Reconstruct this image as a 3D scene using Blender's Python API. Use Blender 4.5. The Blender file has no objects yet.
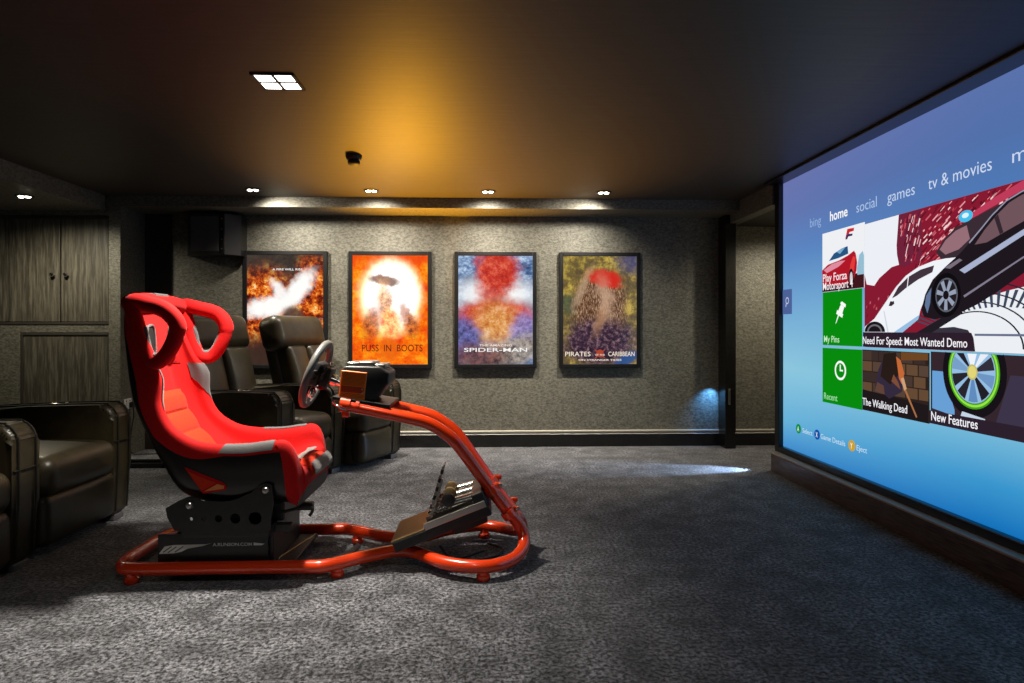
import bpy, bmesh, math, random
from mathutils import Vector, Matrix, Euler
random.seed(7)
PI = math.pi
scene = bpy.context.scene
COL = scene.collection

# ------------------------------------------------------------------ materials
def lin(r, g, b):
    f = lambda c: (c/255/12.92) if c/255 <= .04045 else ((c/255+.055)/1.055)**2.4
    return (f(r), f(g), f(b), 1)

def new_mat(name):
    m = bpy.data.materials.new(name); m.use_nodes = True
    nt = m.node_tree; nt.nodes.clear()
    out = nt.nodes.new('ShaderNodeOutputMaterial')
    return m, nt, out

def pbr(name, col, rough=.5, metal=0, spec=.5, noise=None, bump=None, coat=0, sheen=0, stretch=(1,1,1), coat_rough=.08):
    """col: linear rgb; noise=(scale, other colour, contrast lo, hi); bump=(scale, strength, distance)"""
    m, nt, out = new_mat(name)
    b = nt.nodes.new('ShaderNodeBsdfPrincipled')
    b.inputs['Base Color'].default_value = (*col[:3], 1)
    b.inputs['Roughness'].default_value = rough
    b.inputs['Metallic'].default_value = metal
    b.inputs['Specular IOR Level'].default_value = spec
    b.inputs['Coat Weight'].default_value = coat
    b.inputs['Coat Roughness'].default_value = coat_rough
    b.inputs['Sheen Weight'].default_value = sheen
    nt.links.new(b.outputs[0], out.inputs[0])
    tc = nt.nodes.new('ShaderNodeTexCoord')
    mp = nt.nodes.new('ShaderNodeMapping'); mp.inputs['Scale'].default_value = stretch
    nt.links.new(tc.outputs['Object'], mp.inputs[0])
    if noise:
        n = nt.nodes.new('ShaderNodeTexNoise'); n.inputs['Scale'].default_value = noise[0]
        n.inputs['Detail'].default_value = 5; n.inputs['Roughness'].default_value = .65
        nt.links.new(mp.outputs[0], n.inputs['Vector'])
        r = nt.nodes.new('ShaderNodeMapRange'); r.inputs[1].default_value = noise[2]; r.inputs[2].default_value = noise[3]
        nt.links.new(n.outputs[0], r.inputs[0])
        mx = nt.nodes.new('ShaderNodeMix'); mx.data_type = 'RGBA'
        mx.inputs[6].default_value = (*col[:3], 1); mx.inputs[7].default_value = (*noise[1][:3], 1)
        nt.links.new(r.outputs[0], mx.inputs[0]); nt.links.new(mx.outputs[2], b.inputs['Base Color'])
    if bump:
        n = nt.nodes.new('ShaderNodeTexNoise'); n.inputs['Scale'].default_value = bump[0]; n.inputs['Detail'].default_value = 4
        nt.links.new(mp.outputs[0], n.inputs['Vector'])
        bp = nt.nodes.new('ShaderNodeBump'); bp.inputs['Strength'].default_value = bump[1]; bp.inputs['Distance'].default_value = bump[2]
        nt.links.new(n.outputs[0], bp.inputs['Height']); nt.links.new(bp.outputs[0], b.inputs['Normal'])
    return m

def emit(name, col, strength=1.0):
    m, nt, out = new_mat(name)
    e = nt.nodes.new('ShaderNodeEmission'); e.inputs[0].default_value = col; e.inputs[1].default_value = strength
    nt.links.new(e.outputs[0], out.inputs[0])
    return m

M = {}
M['carpet'] = None   # built below
M['red_paint'] = pbr('red_powder_coat', (.80,.048,.005), .26, coat=.8, spec=.6)
M['red_cloth'] = pbr('red_seat_fabric', (.52,.005,.005), .8, spec=.15, noise=(160,(.40,.004,.005),.35,.7), bump=(700,.25,.002), sheen=.06)
M['orange_cloth'] = pbr('orange_red_fabric', (.62,.035,.006), .8, spec=.15, noise=(200,(.5,.02,.006),.35,.7), bump=(800,.3,.002), sheen=.06)
M['grey_cloth'] = pbr('grey_seat_fabric', (.085,.08,.082), .6, noise=(200,(.06,.055,.06),.35,.7), bump=(900,.3,.002), sheen=.3)
M['piping'] = pbr('grey_piping', (.32,.31,.29), .45)
M['shell_black'] = pbr('black_fibreglass', (.009,.007,.007), .32, coat=.25)
M['metal_black'] = pbr('black_steel', (.012,.012,.012), .42, noise=(40,(.02,.02,.02),.4,.7))
M['plastic_black'] = pbr('black_plastic', (.014,.014,.015), .4, bump=(300,.1,.001))
M['chrome'] = pbr('chrome', (.75,.74,.72), .16, metal=1)
M['steel'] = pbr('brushed_steel', (.55,.53,.5), .3, metal=1, bump=(200,.1,.001))
M['heel_metal'] = pbr('bronze_plate', (.40,.29,.14), .38, metal=.75, bump=(150,.05,.001))
M['orange_case'] = pbr('orange_casing', (1.0,.21,.015), .35, coat=.4)
M['rubber'] = pbr('black_rubber', (.012,.012,.012), .6)
M['rim_leather'] = pbr('wheel_leather', (.10,.098,.094), .45, bump=(500,.2,.001))
M['leather'] = pbr('dark_leather', (.042,.032,.015), .38, spec=.5, noise=(7,(.016,.0125,.0075),.35,.7), bump=(170,.18,.002))
M['leather_seam'] = pbr('leather_piping', (.012,.010,.007), .5)
M['wall'] = pbr('textured_wallcovering', (.225,.215,.175), .46, metal=.2, spec=.6, noise=(42,(.09,.085,.068),.37,.63), bump=(65,.55,.006), stretch=(1,1,1.7))
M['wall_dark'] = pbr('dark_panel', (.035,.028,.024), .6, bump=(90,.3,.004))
M['ceiling'] = pbr('satin_brown_ceiling', (.050,.044,.038), .5, spec=.42, noise=(9,(.062,.053,.044),.4,.65), bump=(6,.05,.02), stretch=(.5,5,1))
M['black_gloss'] = pbr('black_gloss_wood', (.006,.006,.006), .25, noise=(30,(.013,.012,.011),.45,.7), stretch=(.3,3,3))
M['moulding'] = pbr('grey_moulding', (.38,.36,.31), .35)
M['plinth'] = pbr('dark_wood_plinth', (.13,.095,.085), .42, noise=(24,(.045,.03,.028),.4,.62), stretch=(3,.35,6))
M['plinth_edge'] = pbr('pale_wood_edge', (.5,.4,.31), .4)
M['cup_wood'] = pbr('dark_stained_wood', (.055,.048,.037), .5, noise=(26,(.16,.145,.112),.42,.66), bump=(40,.2,.002), stretch=(2.2,2.2,.16))
M['black_frame'] = pbr('black_satin_frame', (.005,.005,.006), .5, spec=.3)
M['screen_frame'] = pbr('black_screen_border', (.006,.006,.008), .3)
M['white_plastic'] = pbr('white_plastic', (.7,.7,.68), .4)
M['bulb'] = emit('warm_lamp', (1,.93,.78,1), 14)
M['panel_lamp'] = emit('square_lamp', (1,.95,.86,1), 9)
M['bezel'] = pbr('lamp_bezel', (.02,.018,.016), .35)

def carpet():
    m, nt, out = new_mat('charcoal_carpet')
    b = nt.nodes.new('ShaderNodeBsdfPrincipled'); nt.links.new(b.outputs[0], out.inputs[0])
    b.inputs['Roughness'].default_value = .95; b.inputs['Specular IOR Level'].default_value = .15
    b.inputs['Sheen Weight'].default_value = .25
    tc = nt.nodes.new('ShaderNodeTexCoord')
    n1 = nt.nodes.new('ShaderNodeTexNoise'); n1.inputs['Scale'].default_value = 62; n1.inputs['Detail'].default_value = 4; n1.inputs['Roughness'].default_value = .75
    n2 = nt.nodes.new('ShaderNodeTexNoise'); n2.inputs['Scale'].default_value = 7; n2.inputs['Detail'].default_value = 4
    for n in (n1, n2): nt.links.new(tc.outputs['Object'], n.inputs['Vector'])
    r1 = nt.nodes.new('ShaderNodeMapRange'); r1.inputs[1].default_value = .42; r1.inputs[2].default_value = .64
    nt.links.new(n1.outputs[0], r1.inputs[0])
    mx = nt.nodes.new('ShaderNodeMix'); mx.data_type = 'RGBA'
    mx.inputs[6].default_value = (.007,.007,.008,1); mx.inputs[7].default_value = (.31,.31,.345,1)
    nt.links.new(r1.outputs[0], mx.inputs[0])
    r2 = nt.nodes.new('ShaderNodeMapRange'); r2.inputs[1].default_value = .35; r2.inputs[2].default_value = .65; r2.inputs[3].default_value = .5; r2.inputs[4].default_value = 1.25
    nt.links.new(n2.outputs[0], r2.inputs[0])
    hs = nt.nodes.new('ShaderNodeHueSaturation'); nt.links.new(mx.outputs[2], hs.inputs['Color']); nt.links.new(r2.outputs[0], hs.inputs['Value'])
    nt.links.new(hs.outputs[0], b.inputs['Base Color'])
    bp = nt.nodes.new('ShaderNodeBump'); bp.inputs['Strength'].default_value = .9; bp.inputs['Distance'].default_value = .012
    nt.links.new(n1.outputs[0], bp.inputs['Height']); nt.links.new(bp.outputs[0], b.inputs['Normal'])
    return m
M['carpet'] = carpet()

# ------------------------------------------------------------------ object helpers
def link(o, parent=None):
    COL.objects.link(o)
    if parent is not None: o.parent = parent
    return o

def obj(name, bm, mats, parent=None, smooth=False, loc=None):
    me = bpy.data.meshes.new(name)
    bmesh.ops.recalc_face_normals(bm, faces=bm.faces[:])
    bm.to_mesh(me); bm.free()
    for m in (mats if isinstance(mats, (list, tuple)) else [mats]): me.materials.append(m)
    if smooth:
        me.polygons.foreach_set('use_smooth', [True]*len(me.polygons))
        try: me.set_sharp_from_angle(angle=math.radians(45))
        except Exception: pass
    o = bpy.data.objects.new(name, me)
    if loc: o.location = loc
    return link(o, parent)

def raw(name, verts, faces, mats, parent=None, smooth=False, idx=None):
    me = bpy.data.meshes.new(name); me.from_pydata(verts, [], faces)
    for m in (mats if isinstance(mats, (list, tuple)) else [mats]): me.materials.append(m)
    if idx: me.polygons.foreach_set('material_index', idx)
    if smooth: me.polygons.foreach_set('use_smooth', [True]*len(me.polygons))
    me.update()
    o = bpy.data.objects.new(name, me)
    return link(o, parent)

def thing(name, label, cat, loc=(0,0,0), rz=0, group=None):
    o = bpy.data.objects.new(name, None); o.empty_display_size = .1; link(o)
    o.location = loc; o.rotation_euler = (0,0,rz)
    o['label'] = label; o['category'] = cat
    if group: o['group'] = group
    return o

def tag(o, label, cat, group=None):
    o['label'] = label; o['category'] = cat
    if group: o['group'] = group
    return o

def struct(o):
    o['kind'] = 'structure'; return o

def box(bm, lo, hi, bevel=0, seg=2, mat=None, rot=None, pivot=None):
    """axis-aligned box from corner lo to corner hi, optional bevel, optional rotation matrix about pivot"""
    lo, hi = Vector(lo), Vector(hi)
    r = bmesh.ops.create_cube(bm, size=1)
    vs = r['verts']; c = (lo+hi)/2; s = hi-lo
    for v in vs: v.co = Vector((v.co.x*s.x, v.co.y*s.y, v.co.z*s.z)) + c
    fs = set(f for v in vs for f in v.link_faces)
    if bevel:
        es = list(set(e for v in vs for e in v.link_edges))
        r = bmesh.ops.bevel(bm, geom=es, offset=bevel, segments=seg, profile=.5, affect='EDGES')
        vs = list(set(v for f in r['faces'] for v in f.verts) | set(v for v in vs if v.is_valid))
        fs = set(f for v in vs for f in v.link_faces)
    if rot is not None:
        p = Vector(pivot) if pivot is not None else c
        for v in vs: v.co = rot @ (v.co-p) + p
    if mat is not None:
        for f in fs: f.material_index = mat
    return vs

def nb(): return bmesh.new()

def puff(vs, c, axis, amp, hx, hy):
    """swell the faces of a rounded box along an axis, most in the middle"""
    o = [i for i in range(3) if i != axis]
    for v in vs:
        d = v.co - Vector(c)
        k = max(0, 1-(d[o[0]]/hx)**2)*max(0, 1-(d[o[1]]/hy)**2)
        v.co[axis] += math.copysign(amp*k, d[axis])

def cushion(bm, lo, hi, r, amp, axis=2, n=10, rot=None, pivot=None):
    """soft rounded pad: a gridded box whose corners are rounded with radius r and faces swollen by amp"""
    lo, hi = Vector(lo), Vector(hi); c = (lo+hi)/2; h = (hi-lo)/2
    r = min(r, h.x*.98, h.y*.98, h.z*.98)
    cache = {}
    def V(p):
        k = tuple(round(x,5) for x in p)
        if k not in cache:
            q = Vector(p)
            inner = Vector([max(-h[i]+r, min(h[i]-r, q[i])) for i in range(3)])
            d = q-inner
            if d.length > 1e-9: q = inner + d.normalized()*r
            o = [i for i in range(3) if i != axis]
            kk = max(0, 1-(q[o[0]]/h[o[0]])**2)*max(0, 1-(q[o[1]]/h[o[1]])**2)
            q[axis] += math.copysign(amp*kk, q[axis]) if abs(q[axis]) > 1e-6 else 0
            q = q + c
            if rot is not None:
                p0 = Vector(pivot); q = rot @ (q-p0) + p0
            cache[k] = bm.verts.new(q)
        return cache[k]
    def ticks(hh):
        a = [-hh, -hh+r*.12, -hh+r*.4, -hh+r*.75, -hh+r]
        mid = [(-hh+r) + (2*hh-2*r)*i/n for i in range(1, n)]
        return a + mid + [-x for x in reversed(a)]
    for ax in range(3):
        o = [i for i in range(3) if i != ax]
        A, B = ticks(h[o[0]]), ticks(h[o[1]])
        for sgn in (-1, 1):
            for i in range(len(A)-1):
                for j in range(len(B)-1):
                    pts = []
                    for (a, b) in ((A[i],B[j]), (A[i+1],B[j]), (A[i+1],B[j+1]), (A[i],B[j+1])):
                        p = [0,0,0]; p[ax] = sgn*h[ax]; p[o[0]] = a; p[o[1]] = b
                        pts.append(V(p))
                    if len(set(pts)) == 4:
                        try: bm.faces.new(pts)
                        except ValueError: pass

def catmull(pts, n=8, closed=False):
    P = [Vector(p) for p in pts]; out = []
    N = len(P); rng = range(N) if closed else range(N-1)
    for i in rng:
        p0 = P[(i-1)%N] if (closed or i>0) else P[0]*2-P[1]
        p1, p2 = P[i], P[(i+1)%N]
        p3 = P[(i+2)%N] if (closed or i+2<N) else P[-1]*2-P[-2]
        for k in range(n):
            t = k/n
            out.append(.5*((2*p1)+(p2-p0)*t+(2*p0-5*p1+4*p2-p3)*t*t+(3*p1-p0-3*p2+p3)*t**3))
    if not closed: out.append(P[-1])
    return out

def fillet(pts, r, n=6):
    """polyline with rounded corners"""
    P = [Vector(p) for p in pts]; out = [P[0]]
    for i in range(1, len(P)-1):
        a, b, c = P[i-1], P[i], P[i+1]
        d1, d2 = (a-b), (c-b)
        k = min(r, d1.length*.48, d2.length*.48)
        s, e = b+d1.normalized()*k, b+d2.normalized()*k
        for q in range(n+1):
            t = q/n
            out.append(s*(1-t)**2 + b*2*t*(1-t) + e*t*t)
    out.append(P[-1]); return out

def tube(bm, pts, r, n=12, closed=False, caps=True, flat=1.0):
    P = [Vector(p) for p in pts]; N = len(P)
    R = r if isinstance(r, (list, tuple)) else [r]*N
    T = []
    for i in range(N):
        a = P[(i-1)%N] if (closed or i>0) else P[i]
        b = P[(i+1)%N] if (closed or i<N-1) else P[i]
        T.append((b-a).normalized())
    up = Vector((0,1,0)) if abs(T[0].y) < .9 else Vector((0,0,1))
    nrm = (up - T[0]*up.dot(T[0])).normalized(); rings = []
    for i in range(N):
        nrm = (nrm - T[i]*nrm.dot(T[i])).normalized(); bi = T[i].cross(nrm)
        rings.append([bm.verts.new(P[i] + (nrm*math.cos(2*PI*k/n)*flat + bi*math.sin(2*PI*k/n))*R[i]) for k in range(n)])
    for i in range(N if closed else N-1):
        a, b = rings[i], rings[(i+1)%N]
        off = 0
        if closed and i == N-1:
            off = min(range(n), key=lambda q: sum((a[k].co-b[(k+q)%n].co).length for k in range(n)))
        for k in range(n):
            bm.faces.new((a[k], a[(k+1)%n], b[(k+1+off)%n], b[(k+off)%n]))
    if caps and not closed:
        bm.faces.new(list(reversed(rings[0]))); bm.faces.new(rings[-1])

def cyl(bm, a, b, r, n=20, r2=None):
    tube(bm, [a, b], [r, r if r2 is None else r2], n)

def lathe(bm, prof, n=28, origin=(0,0,0), axis=(0,0,1)):
    """revolve (radius, height) profile about axis"""
    q = Vector((0,0,1)).rotation_difference(Vector(axis).normalized()); o = Vector(origin); rings = []
    for (r, h) in prof:
        rings.append([bm.verts.new(o + q @ Vector((max(r,1e-4)*math.cos(2*PI*k/n), max(r,1e-4)*math.sin(2*PI*k/n), h))) for k in range(n)])
    for a, b in zip(rings, rings[1:]):
        for k in range(n): bm.faces.new((a[k], a[(k+1)%n], b[(k+1)%n], b[k]))
    bm.faces.new(list(reversed(rings[0]))); bm.faces.new(rings[-1])

def prism(bm, poly, h, frame=None, mat=None, bevel=0):
    """polygon (u,v) extruded by h; frame=(origin, udir, vdir): extrusion runs along udir x vdir"""
    o, u, v = frame if frame else ((0,0,0),(1,0,0),(0,1,0))
    o, u, v = Vector(o), Vector(u), Vector(v); w = u.cross(v).normalized()
    a = [bm.verts.new(o+u*p[0]+v*p[1]) for p in poly]; b = [bm.verts.new(o+u*p[0]+v*p[1]+w*h) for p in poly]
    fs = [bm.faces.new(list(reversed(a))), bm.faces.new(b)]
    n = len(poly)
    for i in range(n): fs.append(bm.faces.new((a[i], a[(i+1)%n], b[(i+1)%n], b[i])))
    if bevel:
        es = list(set(e for f in fs for e in f.edges))
        r = bmesh.ops.bevel(bm, geom=es, offset=bevel, segments=3, profile=.5, affect='EDGES')
    if mat is not None:
        for f in fs:
            if f.is_valid: f.material_index = mat

def circle(cx, cy, rx, ry=None, n=28, a0=0, a1=2*PI):
    ry = rx if ry is None else ry
    full = abs(a1-a0-2*PI) < 1e-6
    return [(cx+rx*math.cos(a0+(a1-a0)*k/(n if full else n-1)), cy+ry*math.sin(a0+(a1-a0)*k/(n if full else n-1))) for k in range(n)]

def curve_mesh(cu):
    t = bpy.data.objects.new('tmp', cu); COL.objects.link(t)
    bpy.context.view_layer.update()
    me = bpy.data.meshes.new_from_object(t.evaluated_get(bpy.context.evaluated_depsgraph_get()))
    bpy.data.objects.remove(t); bpy.data.curves.remove(cu)
    return me

def basis(o, u, v):
    u, v = Vector(u).normalized(), Vector(v).normalized(); w = u.cross(v)
    return Matrix(((u.x,v.x,w.x,o[0]),(u.y,v.y,w.y,o[1]),(u.z,v.z,w.z,o[2]),(0,0,0,1)))

def plate(name, loops, thick, frame, mat, parent):
    """flat plate with real holes: first loop is the outline, the others are holes"""
    cu = bpy.data.curves.new(name, 'CURVE'); cu.dimensions = '2D'; cu.fill_mode = 'BOTH'; cu.extrude = thick/2
    for lp in loops:
        s = cu.splines.new('POLY'); s.points.add(len(lp)-1); s.use_cyclic_u = True
        for p, q in zip(s.points, lp): p.co = (q[0], q[1], 0, 1)
    me = curve_mesh(cu); me.transform(basis(*frame)); me.name = name
    me.materials.clear(); me.materials.append(mat)
    return link(bpy.data.objects.new(name, me), parent)

def text(name, s, frame, width, height, mat, parent, thick=.0006, bold=0, align='LEFT', shear=0):
    """lettering fitted to a width and a cap height; frame=(origin at baseline, reading direction, up)"""
    cu = bpy.data.curves.new(name, 'FONT'); cu.body = s; cu.size = 1; cu.extrude = .001; cu.offset = bold; cu.shear = shear
    cu.resolution_u = 3
    me = curve_mesh(cu); me.name = name
    xs = [v.co.x for v in me.vertices]; x0, x1 = min(xs), max(xs)
    cap = .70
    sx, sy = width/(x1-x0), height/cap
    dx = {'LEFT': 0, 'CENTER': -width/2}[align]
    me.transform(Matrix.Translation((dx,0,0)) @ Matrix.Diagonal((sx, sy, thick/.002, 1)) @ Matrix.Translation((-x0,0,.001)))
    words = s.split()
    cuts = []
    if len(words) > 1:                     # one object per word: cut at the widest gaps
        iv = sorted((min(me.vertices[i].co.x for i in p.vertices), max(me.vertices[i].co.x for i in p.vertices)) for p in me.polygons)
        run, gaps = iv[0][1], []
        for a, b in iv[1:]:
            if a > run: gaps.append((a-run, (a+run)/2))
            run = max(run, b)
        cuts = sorted(g[1] for g in sorted(gaps, reverse=True)[:len(words)-1])
    M4 = basis(*frame); last = None
    for i in range(len(cuts)+1):
        lo = cuts[i-1] if i else -1e9; hi = cuts[i] if i < len(cuts) else 1e9
        bm = bmesh.new(); bm.from_mesh(me)
        bmesh.ops.delete(bm, geom=[v for v in bm.verts if not lo <= v.co.x < hi], context='VERTS')
        m2 = bpy.data.meshes.new(name); bm.to_mesh(m2); bm.free(); m2.transform(M4)
        m2.materials.clear(); m2.materials.append(mat)
        last = link(bpy.data.objects.new(name, m2), parent)
    bpy.data.meshes.remove(me)
    return last

# ------------------------------------------------------------------ the room
CZ = 2.215
def slab(name, lo, hi, mat, bevel=0):
    bm = nb(); box(bm, lo, hi, bevel); return struct(obj(name, bm, mat))
slab('floor', (-4.55,-1.6,-.08), (3.4,6.05,0), M['carpet'])
slab('ceiling', (-4.55,-1.6,CZ), (3.4,6.05,CZ+.08), M['ceiling'])
slab('wall_back', (-3.2,5.92,0), (3.4,6.05,CZ), M['wall'])
slab('wall_left', (-4.55,-1.6,0), (-4.45,5.52,CZ), M['wall'])
slab('wall_front', (-4.45,-1.6,0), (3.4,-1.5,CZ), M['wall'])
slab('wall_right', (2.30,-1.5,0), (2.52,4.875,CZ), M['wall'])
slab('wall_nook', (3.3,4.6,0), (3.4,5.92,CZ), M['wall'])
slab('wall_alcove', (-3.195,5.52,0), (-3.1,5.92,CZ), M['wall'])
slab('wall_cupboard', (-4.55,5.60,0), (-3.195,6.05,CZ), M['wall'])
slab('trim_1', (-3.1,5.52,2.128), (2.2,5.92,CZ), M['wall'])                       # beam over the alcove
slab('trim_2', (-4.45,-1.5,2.085), (-3.225,5.52,CZ), M['wall'])                # soffit over the left side
slab('trim_3', (-3.1,5.906,0), (-2.865,5.92,2.128), M['wall_dark'])               # thin dark slab over the back wall at the alcove corner
slab('trim_4', (2.2,4.875,2.05), (2.3,5.92,CZ), M['wall'])                        # header over the opening
slab('trim_5', (2.3,4.875,2.05), (3.3,5.92,2.09), M['wall_dark'])                 # ceiling of the nook
bm = nb(); box(bm, (2.155,5.74,0), (2.255,5.92,2.128), .006)
jamb = struct(obj('trim_6', bm, M['black_gloss']))
bm = nb(); box(bm, (2.18,5.728,.40), (2.20,5.742,.545), .004)
obj('strike_plate', bm, M['chrome'], jamb)
bm = nb(); box(bm, (2.60,4.76,0), (3.3,4.875,2.05)); struct(obj('wall_nook_return', bm, M['wall']))

def baseboard(name, x0, x1, y, ):
    bm = nb()
    prof = [(0,0),(0,.152),(-.012,.152),(-.024,.146),(-.024,.138),(-.016,.132),(-.016,.122),(-.022,.116),(-.022,0)]
    prism(bm, [(p[0], p[1]) for p in prof], x1-x0, ((x0,y,0),(0,1,0),(0,0,1)))
    o = obj(name, bm, [M['black_gloss'], M['moulding']])
    for p in o.data.polygons:
        if p.center.z > .114 and p.normal.y < .5: p.material_index = 1
    return struct(o)
baseboard('baseboard_back', -2.865, 2.155, 5.92)
baseboard('baseboard_nook', 2.255, 3.3, 5.92)

# projection screen plinth
bm = nb(); box(bm, (2.165,-1.5,0), (2.30,4.825,.140), .004)
pl = struct(obj('trim_7', bm, M['plinth']))
bm = nb(); box(bm, (2.158,-1.5,.138), (2.24,4.83,.150), .003)
obj('plinth_nosing', bm, M['plinth_edge'], pl)

# ------------------------------------------------------------------ fitted cupboards, left of the alcove
KX = dict(frame=M['wall_dark'])
def cupboard(name, label, x0, x1, z0, z1, doors, knobs, group=None):
    t = thing(name, label, 'cupboard', ((x0+x1)/2, 5.56, z0), group=group)
    ox, oz = (x0+x1)/2, z0
    bm = nb()   # carcass behind the doors
    box(bm, (x0-ox, .005, 0), (x1-ox, .04, z1-z0))
    for a, b, c, d in ((x0-.02-ox, x0-ox, -.02, z1-z0+.02), (x1-ox, x1-ox+.012, -.02, z1-z0+.02)):
        box(bm, (a,-.036,c), (b,.04,d), .003)
    box(bm, (x0-ox,-.036,z1-z0), (x1-ox,.04,z1-z0+.02), .003); box(bm, (x0-ox,-.036,-.02), (x1-ox,.04,0), .003)
    obj('cupboard_frame', bm, M['wall_dark'], t)
    for i, (a, b) in enumerate(doors):
        bm = nb(); box(bm, (a-ox, -.028, .004), (b-ox, .004, z1-z0-.004), .004)
        d = obj('cupboard_door', bm, M['cup_wood'], t)
        for kx, kz in knobs:
            if a < kx < b:
                bm = nb(); lathe(bm, [(.006,0),(.006,.014),(.016,.018),(.019,.026),(.015,.034),(.004,.037)], 20, (kx-ox,-.028,kz-oz), (0,-1,0))
                obj('knob', bm, M['chrome'], d, True)
    return t
cupboard('wall_cupboard_unit', 'tall upper cupboard with dark streaky wood doors and round chrome knobs', -4.43, -3.205, 1.145, 2.025,
         [(-4.43,-4.03),(-4.022,-3.606),(-3.594,-3.207)], [(-3.655,1.545),(-3.545,1.545)])
cupboard('base_cupboard_unit', 'lower dark wood cupboard panel below the wall cupboards, behind the left recliners', -3.905, -3.205, .12, 1.035,
         [(-3.905,-3.207)], [])
bm = nb(); box(bm, (-4.45,5.53,1.06), (-3.195,5.60,1.12)); box(bm, (-4.45,5.53,2.05), (-3.195,5.60,2.2)); box(bm, (-4.45,5.53,0), (-3.93,5.60,1.06)); box(bm, (-3.93,5.53,0),(-3.195,5.60,.095))
struct(obj('trim_8', bm, M['wall']))

# ------------------------------------------------------------------ lamps
def downlight(x, y, z, label, group):
    t = thing('downlight', label, 'ceiling light', (x,y,z), group=group)
    bm = nb(); lathe(bm, [(.062,0),(.062,-.006),(.055,-.010),(.046,-.008),(.044,-.002),(.044,0)], 32); obj('bezel', bm, M['bezel'], t, True)
    for dx in (-.024, .024):
        bm = nb(); lathe(bm, [(.019,-.001),(.019,-.006),(.012,-.012),(.002,-.014)], 20, (dx,0,-.002)); obj('lamp', bm, M['bulb'], t, True)
    return t
nm = ['leftmost of the downlights along the beam, above the poster behind the recliners', 'ceiling downlight above the orange film poster, second along the beam',
      'ceiling downlight above the red and blue film poster, third along the beam', 'rightmost of the downlights along the beam, above the red and brown film poster']
DL = [(-1.895,5.24),(-.948,5.24),(0,5.24),(.952,5.24)]
for (x, y), l in zip(DL, nm): downlight(x, y, CZ, l, 'ceiling downlights along the beam')
downlight(-3.47, 4.93, 2.085, 'small downlight in the lowered ceiling in front of the cupboards', 'soffit downlights')
def lamp(kind, loc, power, col=(1,.9,.72), size=.05, rot=(0,0,0), cone=100, blend=.6, sy=None, name='lamp_light'):
    d = bpy.data.lights.new(name, kind); d.energy = power; d.color = col
    if kind == 'SPOT': d.spot_size = math.radians(cone); d.spot_blend = blend; d.shadow_soft_size = size
    elif kind == 'AREA':
        d.size = size
        if sy: d.shape = 'RECTANGLE'; d.size_y = sy
    else: d.shadow_soft_size = size
    o = bpy.data.objects.new(name, d); link(o); o.location = loc; o.rotation_euler = rot
    return o
for (x, y) in DL:
    ty = math.radians(-24 if x < -1.5 else 20 if x > .5 else 0)
    lamp('SPOT', (x, y, CZ-.03), 125, (1,.92,.77), .03, (math.radians(15),ty*.3,0), 62, 1)      # beam
    lamp('SPOT', (x, y, CZ-.03), 70, (1,.92,.77), .03, (math.radians(24),ty,0), 140, 1)      # spill
lamp('SPOT', (-3.47, 4.93, 2.05), 60, (1,.92,.70), .02, (math.radians(4),0,0), 160, 1)
lamp('SPOT', (2.8, 5.25, 2.03), 75, (1,.90,.70), .04, (0,0,0), 165, .8)

def square_light(x, y, label):
    t = thing('square_ceiling_light', label, 'ceiling light', (x,y,CZ), group='square ceiling lights')
    bm = nb()
    for a in (-.096,-.007,.082): box(bm, (a,-.096,-.008), (a+.014,.096,.0)); box(bm, (-.096,a,-.008), (.096,a+.014,.0))
    obj('light_frame', bm, M['bezel'], t)
    for sx in (-.045,.045):
        for s2 in (-.045,.045):
            bm = nb(); box(bm, (sx-.038,s2-.038,-.006), (sx+.038,s2+.038,-.001), .002); obj('lamp', bm, M['panel_lamp'], t)
SQ = [(-.955,2.955),(-.6,1.0)]
square_light(*SQ[0], 'square four-lamp ceiling light above the red racing seat')
lamp('SPOT', (*SQ[1], CZ-.03), 36, (1,.93,.80), .07, (math.radians(12),0,0), 110, 1)  # added spot out of view, no fixture, brightens the rig's near-facing sides
for (x, y), p in zip(SQ[:1], (430,)):
    lamp('SPOT', (x, y, CZ-.03), p, (1,.93,.80), .07, (math.radians(-4),math.radians(4),0), 96, 1)
UP_FILL = lamp('SPOT', (-.80,5.80,.62), 560, (1,.44,.012), .05, (0,0,0), 88, 1)  # added amber spot with no fixture, throws the gold glow on the ceiling
UP_FILL.rotation_euler = (Vector((-.40,5.0,2.2))-Vector((-.80,5.80,.62))).to_track_quat('-Z','Y').to_euler()


# smoke detector
t = thing('smoke_detector', 'black round smoke detector on the ceiling', 'smoke detector', (-.87,4.19,CZ))
bm = nb(); lathe(bm, [(.052,0),(.052,-.016),(.046,-.03),(.04,-.034)], 32); obj('detector_base', bm, M['plastic_black'], t, True)
bm = nb(); lathe(bm, [(.026,-.034),(.036,-.04),(.036,-.058),(.026,-.066),(.008,-.067)], 28)
for k in range(8):
    a = k*PI/4; box(bm, (.034*math.cos(a)-.004,.034*math.sin(a)-.004,-.06), (.034*math.cos(a)+.004,.034*math.sin(a)+.004,-.036))
obj('sensor_head', bm, M['rubber'], t, True)

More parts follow.
